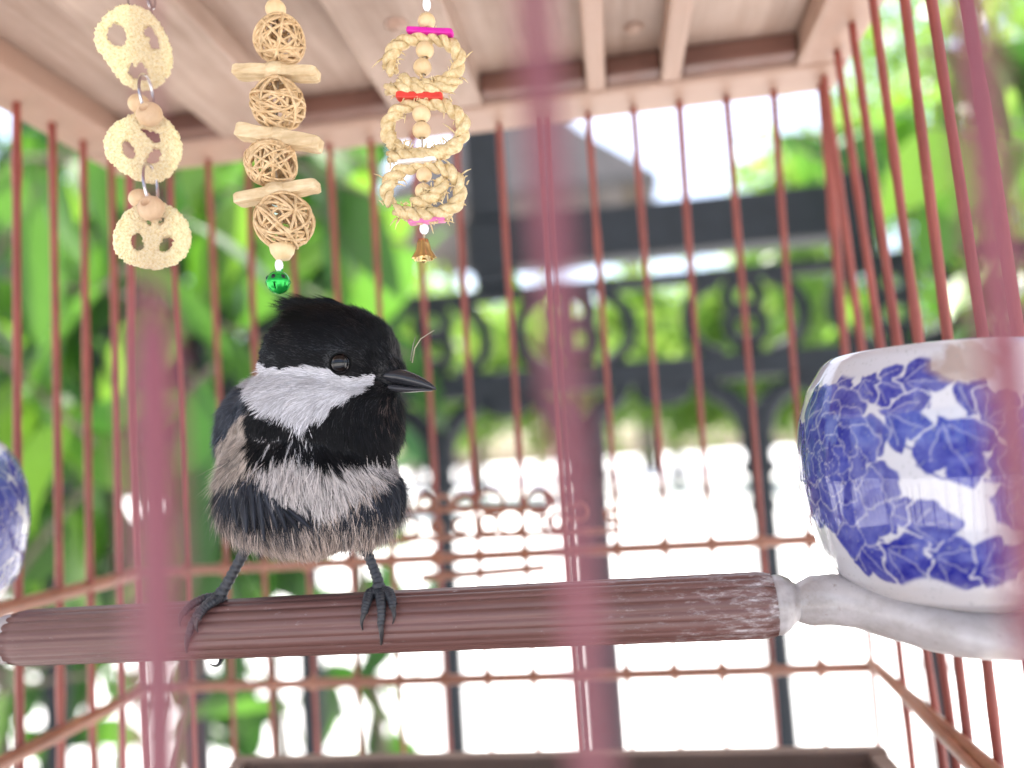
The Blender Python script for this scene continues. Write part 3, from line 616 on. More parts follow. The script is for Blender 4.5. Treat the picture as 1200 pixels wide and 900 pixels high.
bme = remesh(mb, .00042, .5, 14); bv, bn = arrays(bme); bf = faces_of(bme); bpy.data.meshes.remove(bme)
def inpoly(x, y, poly):
    r_ = np.zeros(x.shape, bool); n = len(poly)
    for i in range(n):
        (x0, y0), (x1, y1) = poly[i], poly[(i+1) % n]
        if y0 == y1: continue
        r_ ^= ((y0 > y) != (y1 > y)) & (x < (x1-x0)*(y-y0)/(y1-y0)+x0)
    return r_
CHEEK = [(279, 449), (288, 434), (299, 425), (320, 432), (345, 430), (368, 428), (385, 434), (397, 440), (412, 441), (437, 440), (435, 451), (422, 461), (408, 468), (392, 479), (377, 496), (362, 501), (347, 508), (337, 500), (326, 496), (299, 486), (285, 470)]
BACK = [(300, 420), (288, 434), (279, 449), (283, 470), (288, 487), (272, 497), (262, 512), (254, 540), (236, 560), (230, 480), (255, 430)]
TUFT = [(272, 497), (288, 487), (286, 505), (287, 520), (289, 540), (296, 557), (285, 566), (268, 575), (248, 570), (244, 550), (258, 520)]
BREAST = [(290, 554), (318, 549), (345, 541), (368, 555), (395, 554), (412, 550), (440, 547), (475, 540), (485, 552), (470, 562), (455, 563), (432, 583), (411, 597), (386, 609), (356, 607), (329, 592), (300, 568)]
WINGL = [(248, 572), (268, 574), (285, 566), (296, 560), (329, 592), (356, 608), (386, 611), (392, 618), (360, 616), (332, 622), (318, 612), (314, 628), (296, 622), (278, 612), (255, 600)]
WINGR = [(452, 566), (464, 560), (485, 560), (485, 592), (466, 607), (450, 604), (428, 610), (400, 617), (388, 612), (412, 600), (436, 584)]
def plum(x, y, d, p):
    """plumage colour at a place on the bird"""
    am = np.where(y > 505, 24, 9); x = x+(fbm(p, 900, 2)-.5)*am; y = y+(fbm(p+3, 900, 2)-.5)*am
    black = np.array([.0035, .0036, .0046]); C = np.tile(black, (len(x), 1)); k_ = lambda m, c: C.__setitem__(m, np.array(c))
    k_(y > 556, (.42, .335, .29)); belly = (y > 556); C[belly] *= (.8+.5*fbm(p[belly], 400, 2))[:, None]
    k_(inpoly(x, y, BREAST), (.52, .47, .455))
    k_(inpoly(x, y, WINGL) | inpoly(x, y, WINGR), (.022, .024, .032))
    k_(inpoly(x, y, BACK), (.040, .045, .058)); tf = inpoly(x, y, TUFT); k_(tf, (.42, .35, .30)); C[tf] *= (.25+1.5*fbm(p[tf], 700, 3))[:, None]
    k_(inpoly(x, y, CHEEK), (.56, .545, .57))
    st_ = (fbm(p*np.array([1, 1, .5]), 1600, 2) > .60) & (((x > 328) & (x < 362) & (y > 512) & (y < 545)) | ((x > 302) & (x < 322) & (y > 520) & (y < 545))); k_(st_, (.5, .48, .49))
    th_ = (x > 444) & (x < 474) & (y > 466) & (y < 515) & (fbm(p, 1800, 2) > .60); k_(th_, (.05, .036, .032))
    fr = (x > 455) & (y < 432) & (fbm(p, 2200, 2) > .52); k_(fr, (.05, .045, .045))
    bk = (d > 42) & (y > 440); k_(bk, (.045, .05, .062)); k_((d > 42) & (y > 585), (.30, .24, .20)); k_((d > 75) & (y > 500) & (x < 420), (.04, .045, .055))
    return C
bx, by = project(bv.T.T)[0], None
def proj_all(v):
    q = v-CAM; z = q@_f; return 600+FPX*(q@_cr)/z, 450-FPX*(q@_cu)/z
bx, by = proj_all(bv); bd = (bv[:, 1]-YP)*K
bc = plum(bx, by, bd, bv)*.8
body = MB(); body.v = [tuple(x) for x in bv]; body.f = list(bf); body.c = [tuple(x) for x in bc]
DK = np.array([.022, .024, .030])
def limb(pts, rad, n=10, rings=True):
    p = np.array(pts, float); d = np.r_[0, np.cumsum(np.linalg.norm(np.diff(p, axis=0), axis=1))]; m_ = 44; s_ = np.linspace(0, d[-1], m_)
    q = np.stack([np.interp(s_, d, p[:, k]) for k in range(3)], -1); r_ = np.interp(s_, d, rad)
    for _ in range(3): q[1:-1] = (q[:-2]+2*q[1:-1]+q[2:])/4
    if rings: r_ = r_*(1+.09*np.sin(np.arange(m_)*1.6))
    col = np.repeat(np.array([DK*(1.0+.9*(i % 4 == 0)) for i in range(m_)]), n, 0); body.tube(q, r_, n, False, col)
def claw(pts, r0):
    p = np.array(pts, float); t = np.linspace(0, 1, 12); q = ((1-t)**2)[:, None]*p[0]+(2*t*(1-t))[:, None]*p[1]+(t**2)[:, None]*p[2]
    body.tube(q, np.linspace(px(r0), px(.7), 12), 8, False, (.035, .033, .036))
def pc(x):     # perch centre line height (photo y) at x
    return 748+(708.5-748)*(x-10)/896
def on(x, y, lift=3.5):     # point on the perch surface facing the camera, lifted by lift
    rr = 34+2*(x-10)/896+lift; dz = (pc(x)-y); return B(x, y, -math.sqrt(max(0, rr*rr-dz*dz)))
# leg at the photograph's left: shank, three front toes, hind toe round the rod
limb([B(296, 624, -6), B(290, 640, -7), B(277, 664, -8), B(264, 688, -10), B(257, 698, -12)], [px(9), px(7.0), px(6.2), px(6.6), px(8)])
for pts in ([(256, 698), (245, 706), (232, 718), (224, 733), (221, 745)], [(258, 698), (250, 705), (240, 712), (234, 720), (231, 727)], [(256, 697), (242, 700), (228, 706), (219, 713), (214, 720)]):
    limb([on(x, max(y, pc(x)-37), 4.5) for x, y in pts], [px(6.4), px(5.6), px(5.0), px(4.5), px(4.0)], 9)
claw([on(221, 743, 5), on(217, 756, 9), on(219, 767, 2)], 4.2); claw([on(231, 725, 5), on(228, 734, 10), on(232, 741, 2)], 3.8); claw([on(214, 718, 5), on(209, 726, 9), on(211, 735, 2)], 3.8)
limb([B(258, 699, -12), B(262, 706, 12), B(263, 716, 34), B(262, 742, 41), B(260, 765, 34)], [px(7), px(6), px(5.5), px(5), px(4.4)], 9)
claw([B(260, 764, 34), B(259, 786, 26), B(246, 778, 2)], 3.6)
# leg at the right
limb([B(425, 630, -8), B(430, 646, -9), B(437, 664, -11), B(443, 680, -16), B(444, 690, -19)], [px(9), px(6.4), px(5.6), px(6.2), px(8)])
for pts in ([(444, 688), (446, 698), (447, 710), (447, 722), (446, 733)], [(440, 688), (433, 696), (430, 706), (428, 713), (427, 719)], [(448, 688), (455, 694), (459, 702), (460, 708), (460, 713)]):
    limb([on(x, max(y, pc(x)-36), 5) for x, y in pts], [px(7), px(6.2), px(5.4), px(4.6), px(4.0)], 9)
claw([on(446, 732, 5), on(448, 748, 13), on(446, 760, 1)], 3.6); claw([on(427, 718, 5), on(422, 729, 12), on(425, 738, 1)], 3.3); claw([on(460, 712, 5), on(464, 722, 12), on(460, 731, 1)], 3.3)
limb([B(444, 692, -16), B(445, 694, 8), B(445, 703, 30), B(446, 728, 41), B(446, 750, 33)], [px(7), px(6), px(5.5), px(5), px(4.4)], 9)
claw([B(446, 748, 34), B(446, 768, 26), B(440, 762, 6)], 3.6)
body_o = body.build('body', M_BIRD, bird)

# plumage: fine tapered barbs that lie along the body and carry the colour of their root
tri = []
for f in bf:
    for k in range(1, len(f)-1): tri.append((f[0], f[k], f[k+1]))
tri = np.array(tri); p0, p1, p2 = bv[tri[:, 0]], bv[tri[:, 1]], bv[tri[:, 2]]
cr_ = np.cross(p1-p0, p2-p0); ar = np.linalg.norm(cr_, axis=1); fnrm = cr_/(ar[:, None]+1e-15)
front = (fnrm@(-_f) > -.35); wgt = ar*np.where(front, 1., .35)
def strands(n, lmin, lmax, wid, lift, seed, sel=None, clump=0., bright=1., out=0., tint=None):
    r = np.random.default_rng(seed); w = wgt if sel is None else wgt*sel; w = w/w.sum()
    t = r.choice(len(tri), n, p=w); u, v = r.random(n), r.random(n); s = u+v > 1; u[s] = 1-u[s]; v[s] = 1-v[s]
    pos = p0[t]*(1-u-v)[:, None]+p1[t]*u[:, None]+p2[t]*v[:, None]
    nr = bn[tri[t, 0]]*(1-u-v)[:, None]+bn[tri[t, 1]]*u[:, None]+bn[tri[t, 2]]*v[:, None]; nr /= np.linalg.norm(nr, axis=1)[:, None]+1e-12
    x, y = proj_all(pos); d = (pos[:, 1]-YP)*K
    # flow: away from the bill over the head, down and slightly outward over the body
    bb = B(468, 446, -10); away = pos-bb; away /= np.linalg.norm(away, axis=1)[:, None]
    spread = np.clip((x-365)/120, -1, 1)[:, None]
    sp_ = .28-1.15*np.clip((y-555)/75, 0, 1)[:, None]; down = np.array([0, 0, -1.0])+spread*_cr*sp_+np.array([0, .25, 0])
    hw = np.clip((505-y)/45, 0, 1)[:, None]; fl = away*hw+down*(1-hw)
    fl = fl-nr*np.sum(fl*nr, 1)[:, None]; fl /= np.linalg.norm(fl, axis=1)[:, None]+1e-12
    cl = np.stack([noise(pos+k, 480)-.5 for k in range(3)], -1)*clump+r.normal(size=(n, 3))*.17
    fl = fl+cl; fl /= np.linalg.norm(fl, axis=1)[:, None]
    L = r.uniform(lmin, lmax, n)*(.55+.6*np.clip((y-430)/160, 0, 1))
    cap = np.exp(-((x-358)/24)**2-((y-362)/13)**2)
    near_eye = np.hypot(x-399, y-426) < 17; L[near_eye] *= .25; near_bill = np.hypot(x-455, y-442) < 16; L[near_bill] *= .45
    L = L*(1+2.0*cap*(r.random(n) < .6)); fl = fl+(cap*.22)[:, None]*nr-_cr*(cap*1.2)[:, None]; fl /= np.linalg.norm(fl, axis=1)[:, None]; L = L*(1-.45*np.clip((y-610)/40, 0, 1))
    lf = lift*r.uniform(.4, 1.4, n)*(1+.3*np.clip((y-540)/80, 0, 1))
    side = np.cross(fl, nr); side /= np.linalg.norm(side, axis=1)[:, None]+1e-12
    W = wid*r.uniform(.6, 1.3, n)
    ts = (0, .4, .75, 1.0); ws = (.8, 1.0, .6, .08); vs_ = []
    for a, ww in zip(ts, ws):
        c = pos+fl*(L*a)[:, None]+nr*(lf*L*(a-.55*a*a)+.00004+out)[:, None]
        if a < 1: vs_ += [c-side*(W*ww/2)[:, None], c+side*(W*ww/2)[:, None]]
        else: vs_ += [c]
    V = np.stack(vs_, 1).reshape(-1, 3); base = np.arange(n)*7
    F1 = np.stack([base, base+1, base+3, base+2], -1); F2 = np.stack([base+2, base+3, base+5, base+4], -1); F3 = np.stack([base+4, base+5, base+6], -1)
    mid_ = pos+fl*(L*.55)[:, None]; xm, ym = proj_all(mid_); col = plum(xm, ym, d, mid_)
    if tint is not None: col = np.tile(np.array(tint), (n, 1))
    lum = col.mean(1); br = np.where(lum > .1, r.uniform(.62, 1.28, n), np.where(r.random(n) < .10, r.uniform(1.5, 3.5, n), r.uniform(.6, 1.5, n)))[:, None]; cc = col*br*bright; dk_ = (r.random(n) < .09) & (y > 535) & (lum > .1); cc[dk_] = np.array([.05, .048, .05])*r.uniform(.5, 2, dk_.sum())[:, None]; C = np.repeat(cc[:, None, :], 7, 1); C[:, 4:] *= 1.08  # some dark barbs brightened to paint in a black sheen
    return V, [tuple(q) for q in F1.tolist()]+[tuple(q) for q in F2.tolist()]+[tuple(q) for q in F3.tolist()], C.reshape(-1, 3)
def plumage(name, sets):
    Vs, Fs, Cs = [], [], []; o_ = 0
    for V, F, C in sets:
        Vs.append(V); Fs += [tuple(i+o_ for i in f) for f in F]; Cs.append(C); o_ += len(V)
    V = np.concatenate(Vs); C = np.concatenate(Cs); me = bpy.data.meshes.new(name); me.from_pydata(V.tolist(), [], Fs); me.update()
    at = me.color_attributes.new('Col', 'FLOAT_COLOR', 'POINT'); at.data.foreach_set('color', np.c_[C, np.ones(len(C))].astype(np.float32).ravel())
    me.polygons.foreach_set('use_smooth', [True]*len(me.polygons)); o = link(name, me, M_FEATH, bird); tag(o, kind='stuff'); return o
tx, ty2 = proj_all((p0+p1+p2)/3)
wsel = ((inpoly(tx, ty2, WINGL) | inpoly(tx, ty2, WINGR)) & front).astype(float)
def crest(n, seed):      # the little pointed crest at the back of the crown
    r = np.random.default_rng(seed); V = []; F = []; C = []
    for k in range(n):
        x = r.uniform(350, 405); y = 355+.004*(x-388)**2+r.uniform(0, 8); d = r.uniform(-26, 14); L = r.uniform(20, 38)*(1.15 if x < 375 else .8); y1 = y+r.uniform(-15, -1)*L/34
        a = B(x, y, d); m_ = B(x-L*.55, (y+y1)/2-1.5, d+1); c = B(x-L, y1, d+2); w = px(r.uniform(.35, .6))*_cu; o_ = len(V)
        V += [a-w, a+w, m_-w*.8, m_+w*.8, c]; F += [(o_, o_+1, o_+3, o_+2), (o_+2, o_+3, o_+4)]; C += [np.array([.0045, .0047, .006])*r.uniform(.6, 2.2)]*5
    return np.array(V), F, np.array(C)
low = (ty2 > 540).astype(float)+.02
plumage('plumage', [strands(115000, .0022, .0040, .00012, .08, 1, None, .55), strands(22000, .0032, .0056, .00013, .15, 2, low, 1.0), strands(1800, .004, .0070, .00007, .34, 3, low, .7), crest(700, 5), strands(5200, .0036, .0070, .00009, .07, 6, wsel+1e-9, .5, 1., px(4.0), (.020, .021, .027)), strands(420, .004, .0075, .00006, .07, 7, wsel+1e-9, .5, 1., px(5.0), (.085, .08, .08))])
# wing feathers at both flanks
def feather(parent, a, c_, w, dd, col, edge, bend=0.):
    a = np.array(a, float); c_ = np.array(c_, float); n = 14; v = []; cc = []
    for i in range(n):
        t = i/(n-1); q = a+(c_-a)*t; off = bend*math.sin(math.pi*t); q = q+np.array([off, 0]); wd = w*(math.sin(math.pi*min(1, .16+t*.80))**.8)*(1 if t < .98 else .25)
        dr = (c_-a)/np.linalg.norm(c_-a); nx_ = np.array([-dr[1], dr[0]])
        for k, s_ in enumerate((-1, -.72, -.08, .08, .72, 1)):
            z = dd-4*(1-s_*s_)+3*t; pt = q+nx_*wd*s_*.5; v.append(B(pt[0], pt[1], z)); cc.append(edge if k in (0, 5) else (tuple(np.array(col)*1.7) if k in (2, 3) else col))
    b = MB(); b.add(v, [(i*6+k, i*6+k+1, (i+1)*6+k+1, (i+1)*6+k) for i in range(n-1) for k in range(5)], cc); return b.build('feather', M_FEATH, parent)
# lay feathers just over the flank surface
from mathutils.bvhtree import BVHTree
bvh = BVHTree.FromPolygons([Vector(x) for x in bv], bf)
def surf_d(x, y):
    d_ = Vector(P(x, y, 1.0)-CAM).normalized(); h = bvh.ray_cast(Vector(CAM), d_)
    return (h[0].y-YP)*K if h[0] else None
def wing(name, specs):
    w = empty(name, B(specs[0][0], specs[0][1], 0)); attach(w, bird)
    for (x0, y0, x1, y1, wd, be) in specs:
        ds = [surf_d(x0+(x1-x0)*t, y0+(y1-y0)*t) for t in (0, .3, .6, .9)]; ds = [q for q in ds if q is not None]
        d = (min(ds) if ds else 0)-2.5-rng.random()*2; g_ = rng.uniform(.5, 1.1); j_ = rng.uniform(-5, 5, 4); feather(w, (x0+j_[0]*.5, y0+j_[1]), (x1+j_[2], y1+j_[3]), wd*rng.uniform(.7, 1.0), d, tuple(np.array([.016, .018, .025])*g_), tuple(np.array([.085, .085, .095])*g_), be)
wing('wing', [(268, 572, 266, 606, 11, -2), (276, 568, 276, 616, 12, -2), (286, 566, 287, 624, 12, -1), (294, 568, 299, 628, 11, 0), (301, 572, 312, 632, 10, 0), (309, 578, 324, 626, 10, 1), (317, 585, 336, 624, 9, 1), (326, 592, 352, 620, 9, 1), (336, 598, 364, 618, 8, 1)])
wing('wing', [(468, 564, 470, 604, 10, 2), (462, 565, 464, 610, 11, 2), (455, 569, 455, 612, 11, 1), (447, 576, 443, 614, 10, 0), (438, 584, 429, 615, 9, 0), (427, 592, 412, 614, 8, 0)])
# tail behind the rod
tail = empty('tail', B(340, 600, 240)); attach(tail, bird)
for k in range(6):
    o_ = (k-2.5)*9; v = []
    for i in range(8):
        t = i/7; c = B(338+o_*(1+.5*t), 585+70*t, 215+150*t); s_ = px(8*(1-.5*t**4)); v += [c-_cr*s_, c+_cu*px(1)+np.array([0, 0, 0]), c+_cr*s_]
    b = MB(); b.add(v, [(i*3+j, i*3+j+1, i*3+j+4, i*3+j+3) for i in range(7) for j in range(2)], (.025, .028, .035)); b.build('feather', M_FEATH, tail)
# bill: two mandibles
def mand(name, stations, col):
    b = MB(); n = 20; v = []
    for (x, yt, yb_, d, th_) in stations:
        cx_ = B(x, (yt+yb_)/2, d)
        for k in range(n):
            t = 2*math.pi*k/n; v.append(cx_+_cu*px((yb_-yt)/2)*math.sin(t)+np.array([0, 1, 0])*px(th_)*math.cos(t)*(1-.25*max(0, math.sin(t))))
    m_ = len(stations); b.add(v, [(i*n+k, i*n+(k+1) % n, (i+1)*n+(k+1) % n, (i+1)*n+k) for i in range(m_-1) for k in range(n)]+[tuple(range(n-1, -1, -1)), tuple((m_-1)*n+k for k in range(n))], col); return b.build(name, M_BILL, bird)
mand('upper_bill', [(446, 433, 449, -20, 14), (456, 431, 450, -22, 13), (466, 431.5, 451, -24, 11.5), (476, 434, 452.5, -26, 9.5), (486, 438, 454, -28, 7.5), (495, 442.5, 455, -30, 5.5), (503, 447.5, 456, -31, 3.4), (508, 451.5, 456.8, -32, 1.8), (511, 454.5, 457, -32, .6)], (.022, .022, .026))
mand('lower_bill', [(446, 447, 459, -20, 11), (458, 449.5, 459.5, -22, 10.5), (470, 451.5, 460, -25, 9), (482, 453.2, 459.8, -28, 7), (494, 455, 459, -30, 4.6), (503, 456, 458.4, -31, 2.5), (507, 456.6, 457.8, -31.5, .8)], (.045, .044, .050))
de = surf_d(399, 426) or -70
for s_ in (0, 1):
    d = de+6 if not s_ else -de-18
    eye = MB(); eye.ball(B(399, 426, d), px(12.8), 32); eo = eye.build('eye', M_EYE, bird)
    b = MB(); n_ = -_f if not s_ else _f; c = B(399, 426, d+(-7.5 if not s_ else 7.5)); b.tube([c+_cr*px(12.6)*math.cos(t)+_cu*px(12.0)*math.sin(t) for t in np.linspace(0, 2*math.pi, 40, endpoint=False)], px(1.0), 8, True, (.002, .002, .002)); b.build('eyelid', M_FEATH, bird)
b = MB(); b.tube([B(483, 425, -25), B(486, 408, -30), B(493, 397, -32), B(504, 390, -33), B(509, 387, -33)], [px(.8), px(.7), px(.6), px(.5), px(.3)], 5, False, (.35, .30, .22)); b.tube([B(481, 423, -25), B(484, 405, -27), B(487, 394, -28)], [px(.7), px(.6), px(.3)], 5, False, (.2, .18, .15)); b.build('whisker', M_BILL, bird)

# ------------------------------------------------------------------ wrought iron fence beyond the cage
YFN = 1.0
fence = empty('iron_fence', (P(690, 600, YFN)[0], YFN, 0), 'black wrought iron fence with ring frieze and scrolled pickets behind the bird cage', 'fence')
def Fp(x, y, dy=0.): return P(x, y, YFN+dy)
def fz(y, x): return Fp(x, y)[2]
x_l, x_r = Fp(-700, 500)[0], Fp(1900, 500)[0]
z_beam0, z_beam1 = fz(298, 790), fz(238, 790)
z_rail0, z_rail1 = fz(452, 760), fz(422, 760); z_top0, z_top1 = fz(340, 740), fz(324, 740)
rbox('top_beam', (Fp(548, 280)[0], YFN-.02, z_beam0), (Fp(985, 270)[0], YFN+.03, z_beam1), .004, M_IRON, fence)
rbox('rail', (x_l, YFN-.012, z_rail0), (x_r, YFN+.012, z_rail1), .003, M_IRON, fence); rbox('rail', (x_l, YFN-.008, z_top0), (x_r, YFN+.008, z_top1), .003, M_IRON, fence)
rbox('rail', (x_l, YFN-.012, .10), (x_r, YFN+.012, .13), .003, M_IRON, fence)
for x in (x_l, x_r): rbox('post', (x-.03, YFN-.03, -.02), (x+.03, YFN+.03, z_beam1+.02 if x < 0 else z_top1+.1), .005, M_IRON, fence)
xo = Fp(985, 270)[0]; rbox('post', (xo-.001, YFN-.028, z_top1-.002), (xo+.035, YFN+.032, z_beam1+.01), .004, M_IRON, fence)
xq = Fp(576, 300)[0]; rbox('post', (xq-.024, YFN-.026, z_beam1+.0005), (xq+.024, YFN+.034, z_beam1+.16), .004, M_IRON, fence); rbox('post', (xq-.022, YFN-.0205, z_top1+.0003), (xq+.022, YFN+.0305, z_beam0-.0003), .004, M_IRON, fence)
def fring(cx, cz, rx, rz, w, name='ring'):
    b = MB(); b.tube([(cx+rx*math.cos(t), YFN, cz+rz*math.sin(t)) for t in np.linspace(0, 2*math.pi, 36, endpoint=False)], w, 8, True); return b.build(name, M_IRON, fence)
mx_h = (z_top0-z_rail1)
pick = [Fp(q, 620)[0] for q in (-330, -140, 65, 225, 358, 520, 690, 897, 1078, 1270, 1460)]
for i, x in enumerate(pick):
    zc = (z_top0+z_rail1)/2
    fring(x, zc+mx_h*.27, .020, mx_h*.22, .0090); fring(x, zc-mx_h*.13, .021, mx_h*.25, .0090)
    fring(x, zc-mx_h*.42, .014, .014, .005)
    for s in (-1, 1):
        b = MB(); b.tube([(x+s*(.030+.042*math.sin(t)), YFN, zc-mx_h*.5*math.cos(t)*1.0) for t in np.linspace(0, math.pi, 22)], .0090, 8); b.build('bow', M_IRON, fence)
    # picket: turned shaft with collars, forked at the head
    zf = z_rail0-.055
    prof = []; z = .12
    collars = [(zf-.03, .020), (zf-.058, .022), (zf-.10, .019), (zf-.30, .017), (.45, .018), (.25, .018)]
    for zz in np.linspace(.12, zf, 150):
        r_ = (.0160 if i != 6 else .0240)+.003*math.exp(-((zz-zf)/.05)**2)
        for cz_, cr2 in collars: r_ = max(r_, cr2*(1.25 if i != 6 else 1.6)*math.exp(-((zz-cz_)/.009)**2))
        prof.append((r_, zz))
    b = MB(); b.lathe(prof, (x, YFN, 0), 14); po = b.build('picket', M_IRON, fence)
    for s in (-1, 1):
        b = MB(); b.tube([(x+s*.004, YFN, zf-.015), (x+s*.012, YFN, zf+.012), (x+s*.030, YFN, zf+.033), (x+s*.048, YFN, zf+.043), (x+s*.056, YFN, z_rail0+.004)], [.017, .015, .013, .012, .012], 8); b.build('fork_arm', M_IRON, po)
for i in range(len(pick)-1):       # scalloped drops under the rail between pickets
    xm = (pick[i]+pick[i+1])/2
    b = MB(); b.ball((xm, YFN, z_rail0-.004), (.038, .009, .024), 16); b.build('drop', M_IRON, fence)

# ------------------------------------------------------------------ foliage
def leaf_mesh(L, W, curl, fold, seed):
    r = random.Random(seed); n = 9; v = []; f = []
    for i in range(n):
        t = i/(n-1); w = W*math.sin(math.pi*min(1, t**.85))**.8*(1+.06*r.uniform(-1, 1)) if 0 < i < n-1 else .0012
        y = L*t; z = -curl*L*t*t
        v += [(-w, y, z+fold*w), (0, y, z), (w, y, z+fold*w)]
    for i in range(n-1):
        a = i*3; f += [(a, a+1, a+4, a+3), (a+1, a+2, a+5, a+4)]
    me = bpy.data.meshes.new('leaf'); me.from_pydata(v, [], f); me.update(); me.polygons.foreach_set('use_smooth', [True]*len(me.polygons)); return me
LEAVES = []
for k, (L, W, cu_, fo) in enumerate(((.15, .022, .25, .25), (.17, .027, .12, .3), (.12, .024, .4, .2), (.14, .033, .2, .15))):
    for mi in range(3):
        me = leaf_mesh(L, W, cu_, fo, k); me.materials.append(M_LEAF[mi]); LEAVES.append(me)
def leafy(name, label, cat, group, base, twigs, nper, zdir=-.75, mats=(.4, .35, .25), seed=0, scale=(.75, 1.25), cull=None):
    """a shrub: stem, twigs that run through the given points and leaves hanging along them"""
    rr = random.Random(seed); root = empty(name, base, label, cat, group); st = MB()
    first = True; leaves = 0
    for pts in twigs:
        p = np.array(pts, float); d = np.r_[0, np.cumsum(np.linalg.norm(np.diff(p, axis=0), axis=1))]; s_ = np.linspace(0, d[-1], 14)
        q = np.stack([np.interp(s_, d, p[:, k]) for k in range(3)], -1)
        for _ in range(2): q[1:-1] = (q[:-2]+2*q[1:-1]+q[2:])/4
        st.tube(q, np.linspace(.011, .0022, 14), 7)
        for k in range(nper):
            t = .25+.75*(k+rr.random())/nper; c = np.array([np.interp(t*d[-1], s_, q[:, j]) for j in range(3)])
            mi = rr.choices((0, 1, 2), mats)[0]; me = LEAVES[rr.randrange(4)*3+mi]
            o = bpy.data.objects.new('leaf', me); COL.objects.link(o)
            dr = Vector((rr.uniform(-1, 1), rr.uniform(-.6, .6), zdir+rr.uniform(-.35, .55))).normalized()
            rot = dr.to_track_quat('Y', 'Z').to_euler().to_matrix().to_4x4() @ Matrix.Rotation(rr.uniform(-1.6, 1.6), 4, 'Y')
            sc = rr.uniform(*scale); o.matrix_basis = Matrix.Translation(Vector(c)-Vector(base)) @ rot @ Matrix.Scale(sc, 4); o.parent = root; leaves += 1
            if cull and cull(c+np.array(dr)*.07): bpy.data.objects.remove(o)
    st.build('branch', M_BARK, root); return root
def tw(*pts): return [P(x, y, Y) for x, y, Y in pts]
shr = [tw((-260, 900, .95), (-120, 500, .85), (40, 200, .75), (150, 90, .70)), tw((-260, 900, .95), (-60, 560, .80), (90, 330, .68), (220, 250, .62)), tw((-200, 1000, .95), (0, 700, .8), (120, 520, .72), (250, 430, .66)),
       tw((60, 60, 1.1), (200, 150, .95), (330, 180, .85), (440, 230, .8)), tw((40, 250, 1.2), (240, 260, 1.0), (380, 330, .9), (480, 420, .85)), tw((-100, 700, 1.0), (120, 640, .85), (260, 560, .8), (400, 520, .78)),
       tw((100, 100, 1.3), (330, 120, 1.1), (500, 190, 1.05), (580, 300, 1.0)), tw((-200, 400, .8), (-40, 350, .7), (60, 420, .62), (110, 520, .6))]
shr += [tw((-150, 300, .95), (120, 330, .88), (320, 380, .82), (470, 470, .8)), tw((-150, 600, .95), (140, 560, .88), (330, 600, .82), (470, 640, .8)), tw((-100, 150, .98), (160, 180, .92), (360, 250, .86), (520, 300, .84))]
sroot = P(-260, 900, .95); sroot[2] = 0
shr = [[np.array([sroot[0]+.02*i, .98, .0]), np.array([sroot[0]+.03*i, .97, .7])]+t for i, t in enumerate(shr)]
leafy('leafy_shrub', 'big drooping green leaves of the shrub behind the black bird and loofah toy', 'shrub', None, (sroot[0], .98, 0), shr, 36, -.85, (.42, .33, .25), 5, (.8, 1.3), lambda p: project(p)[1] > 690 or p[1] < .5)
# a few pale backlit leaves low down
low_t = [tw((-300, 1100, .8), (-140, 830, .66), (-40, 780, .60), (60, 775, .58)), tw((-200, 1050, .9), (-60, 820, .8), (40, 770, .72), (110, 790, .7)), tw((150, 1100, .95), (190, 900, .85), (210, 800, .8), (240, 760, .78))]
lroot = P(150, 1100, .95); lroot[2] = 0
low_t = [[np.array([lroot[0]+.02*i, .95, 0])]+t for i, t in enumerate(low_t)]
leafy('leafy_shrub', 'sparse bright green leaves below the perch, in front of the white paving', 'shrub', None, (lroot[0], .95, 0), low_t, 7, -.5, (.15, .4, .45), 8, (.6, 1.0), lambda p: project(p)[1] < 660)
rt = [tw((1500, 500, 1.3), (1330, 250, 1.1), (1180, 150, 1.0), (1040, 130, .95)), tw((1500, 500, 1.3), (1350, 330, 1.05), (1200, 280, .95), (1090, 290, .9)), tw((1500, 300, 1.3), (1300, 80, 1.2), (1150, 20, 1.1), (1060, 60, 1.1)),
      tw((1500, 500, 1.4), (1250, 330, 1.25), (1050, 230, 1.2), (930, 170, 1.15)), tw((1500, 500, 1.4), (1260, 380, 1.2), (1120, 340, 1.1), (1010, 330, 1.1)), tw((1500, 300, 1.5), (1150, 140, 1.35), (960, 140, 1.3), (880, 160, 1.25))]
rt += [tw((1500, 200, 1.2), (1300, 20, .95), (1180, 10, .85), (1080, 60, .8)), tw((1500, 400, 1.2), (1320, 180, .9), (1200, 120, .82), (1110, 150, .78)), tw((1500, 400, 1.3), (1340, 350, 1.0), (1230, 360, .9), (1130, 370, .88)), tw((1500, 200, 1.6), (1200, 60, 1.5), (1020, 90, 1.4), (960, 200, 1.35))]
rr0 = P(1500, 500, 1.3); rr0[2] = 0
rt = [[np.array([rr0[0]+.02*i, 1.32, 0]), np.array([rr0[0]+.01*i, 1.31, .8])]+t for i, t in enumerate(rt)]
leafy('leafy_tree', 'green leafy branches above the blue and white cup, outside the cage', 'tree', None, (rr0[0], 1.32, 0), rt, 46, -.6, (.33, .37, .30), 11, (.6, 1.05), lambda p: project(p)[1] > 400 or p[1] < .55)

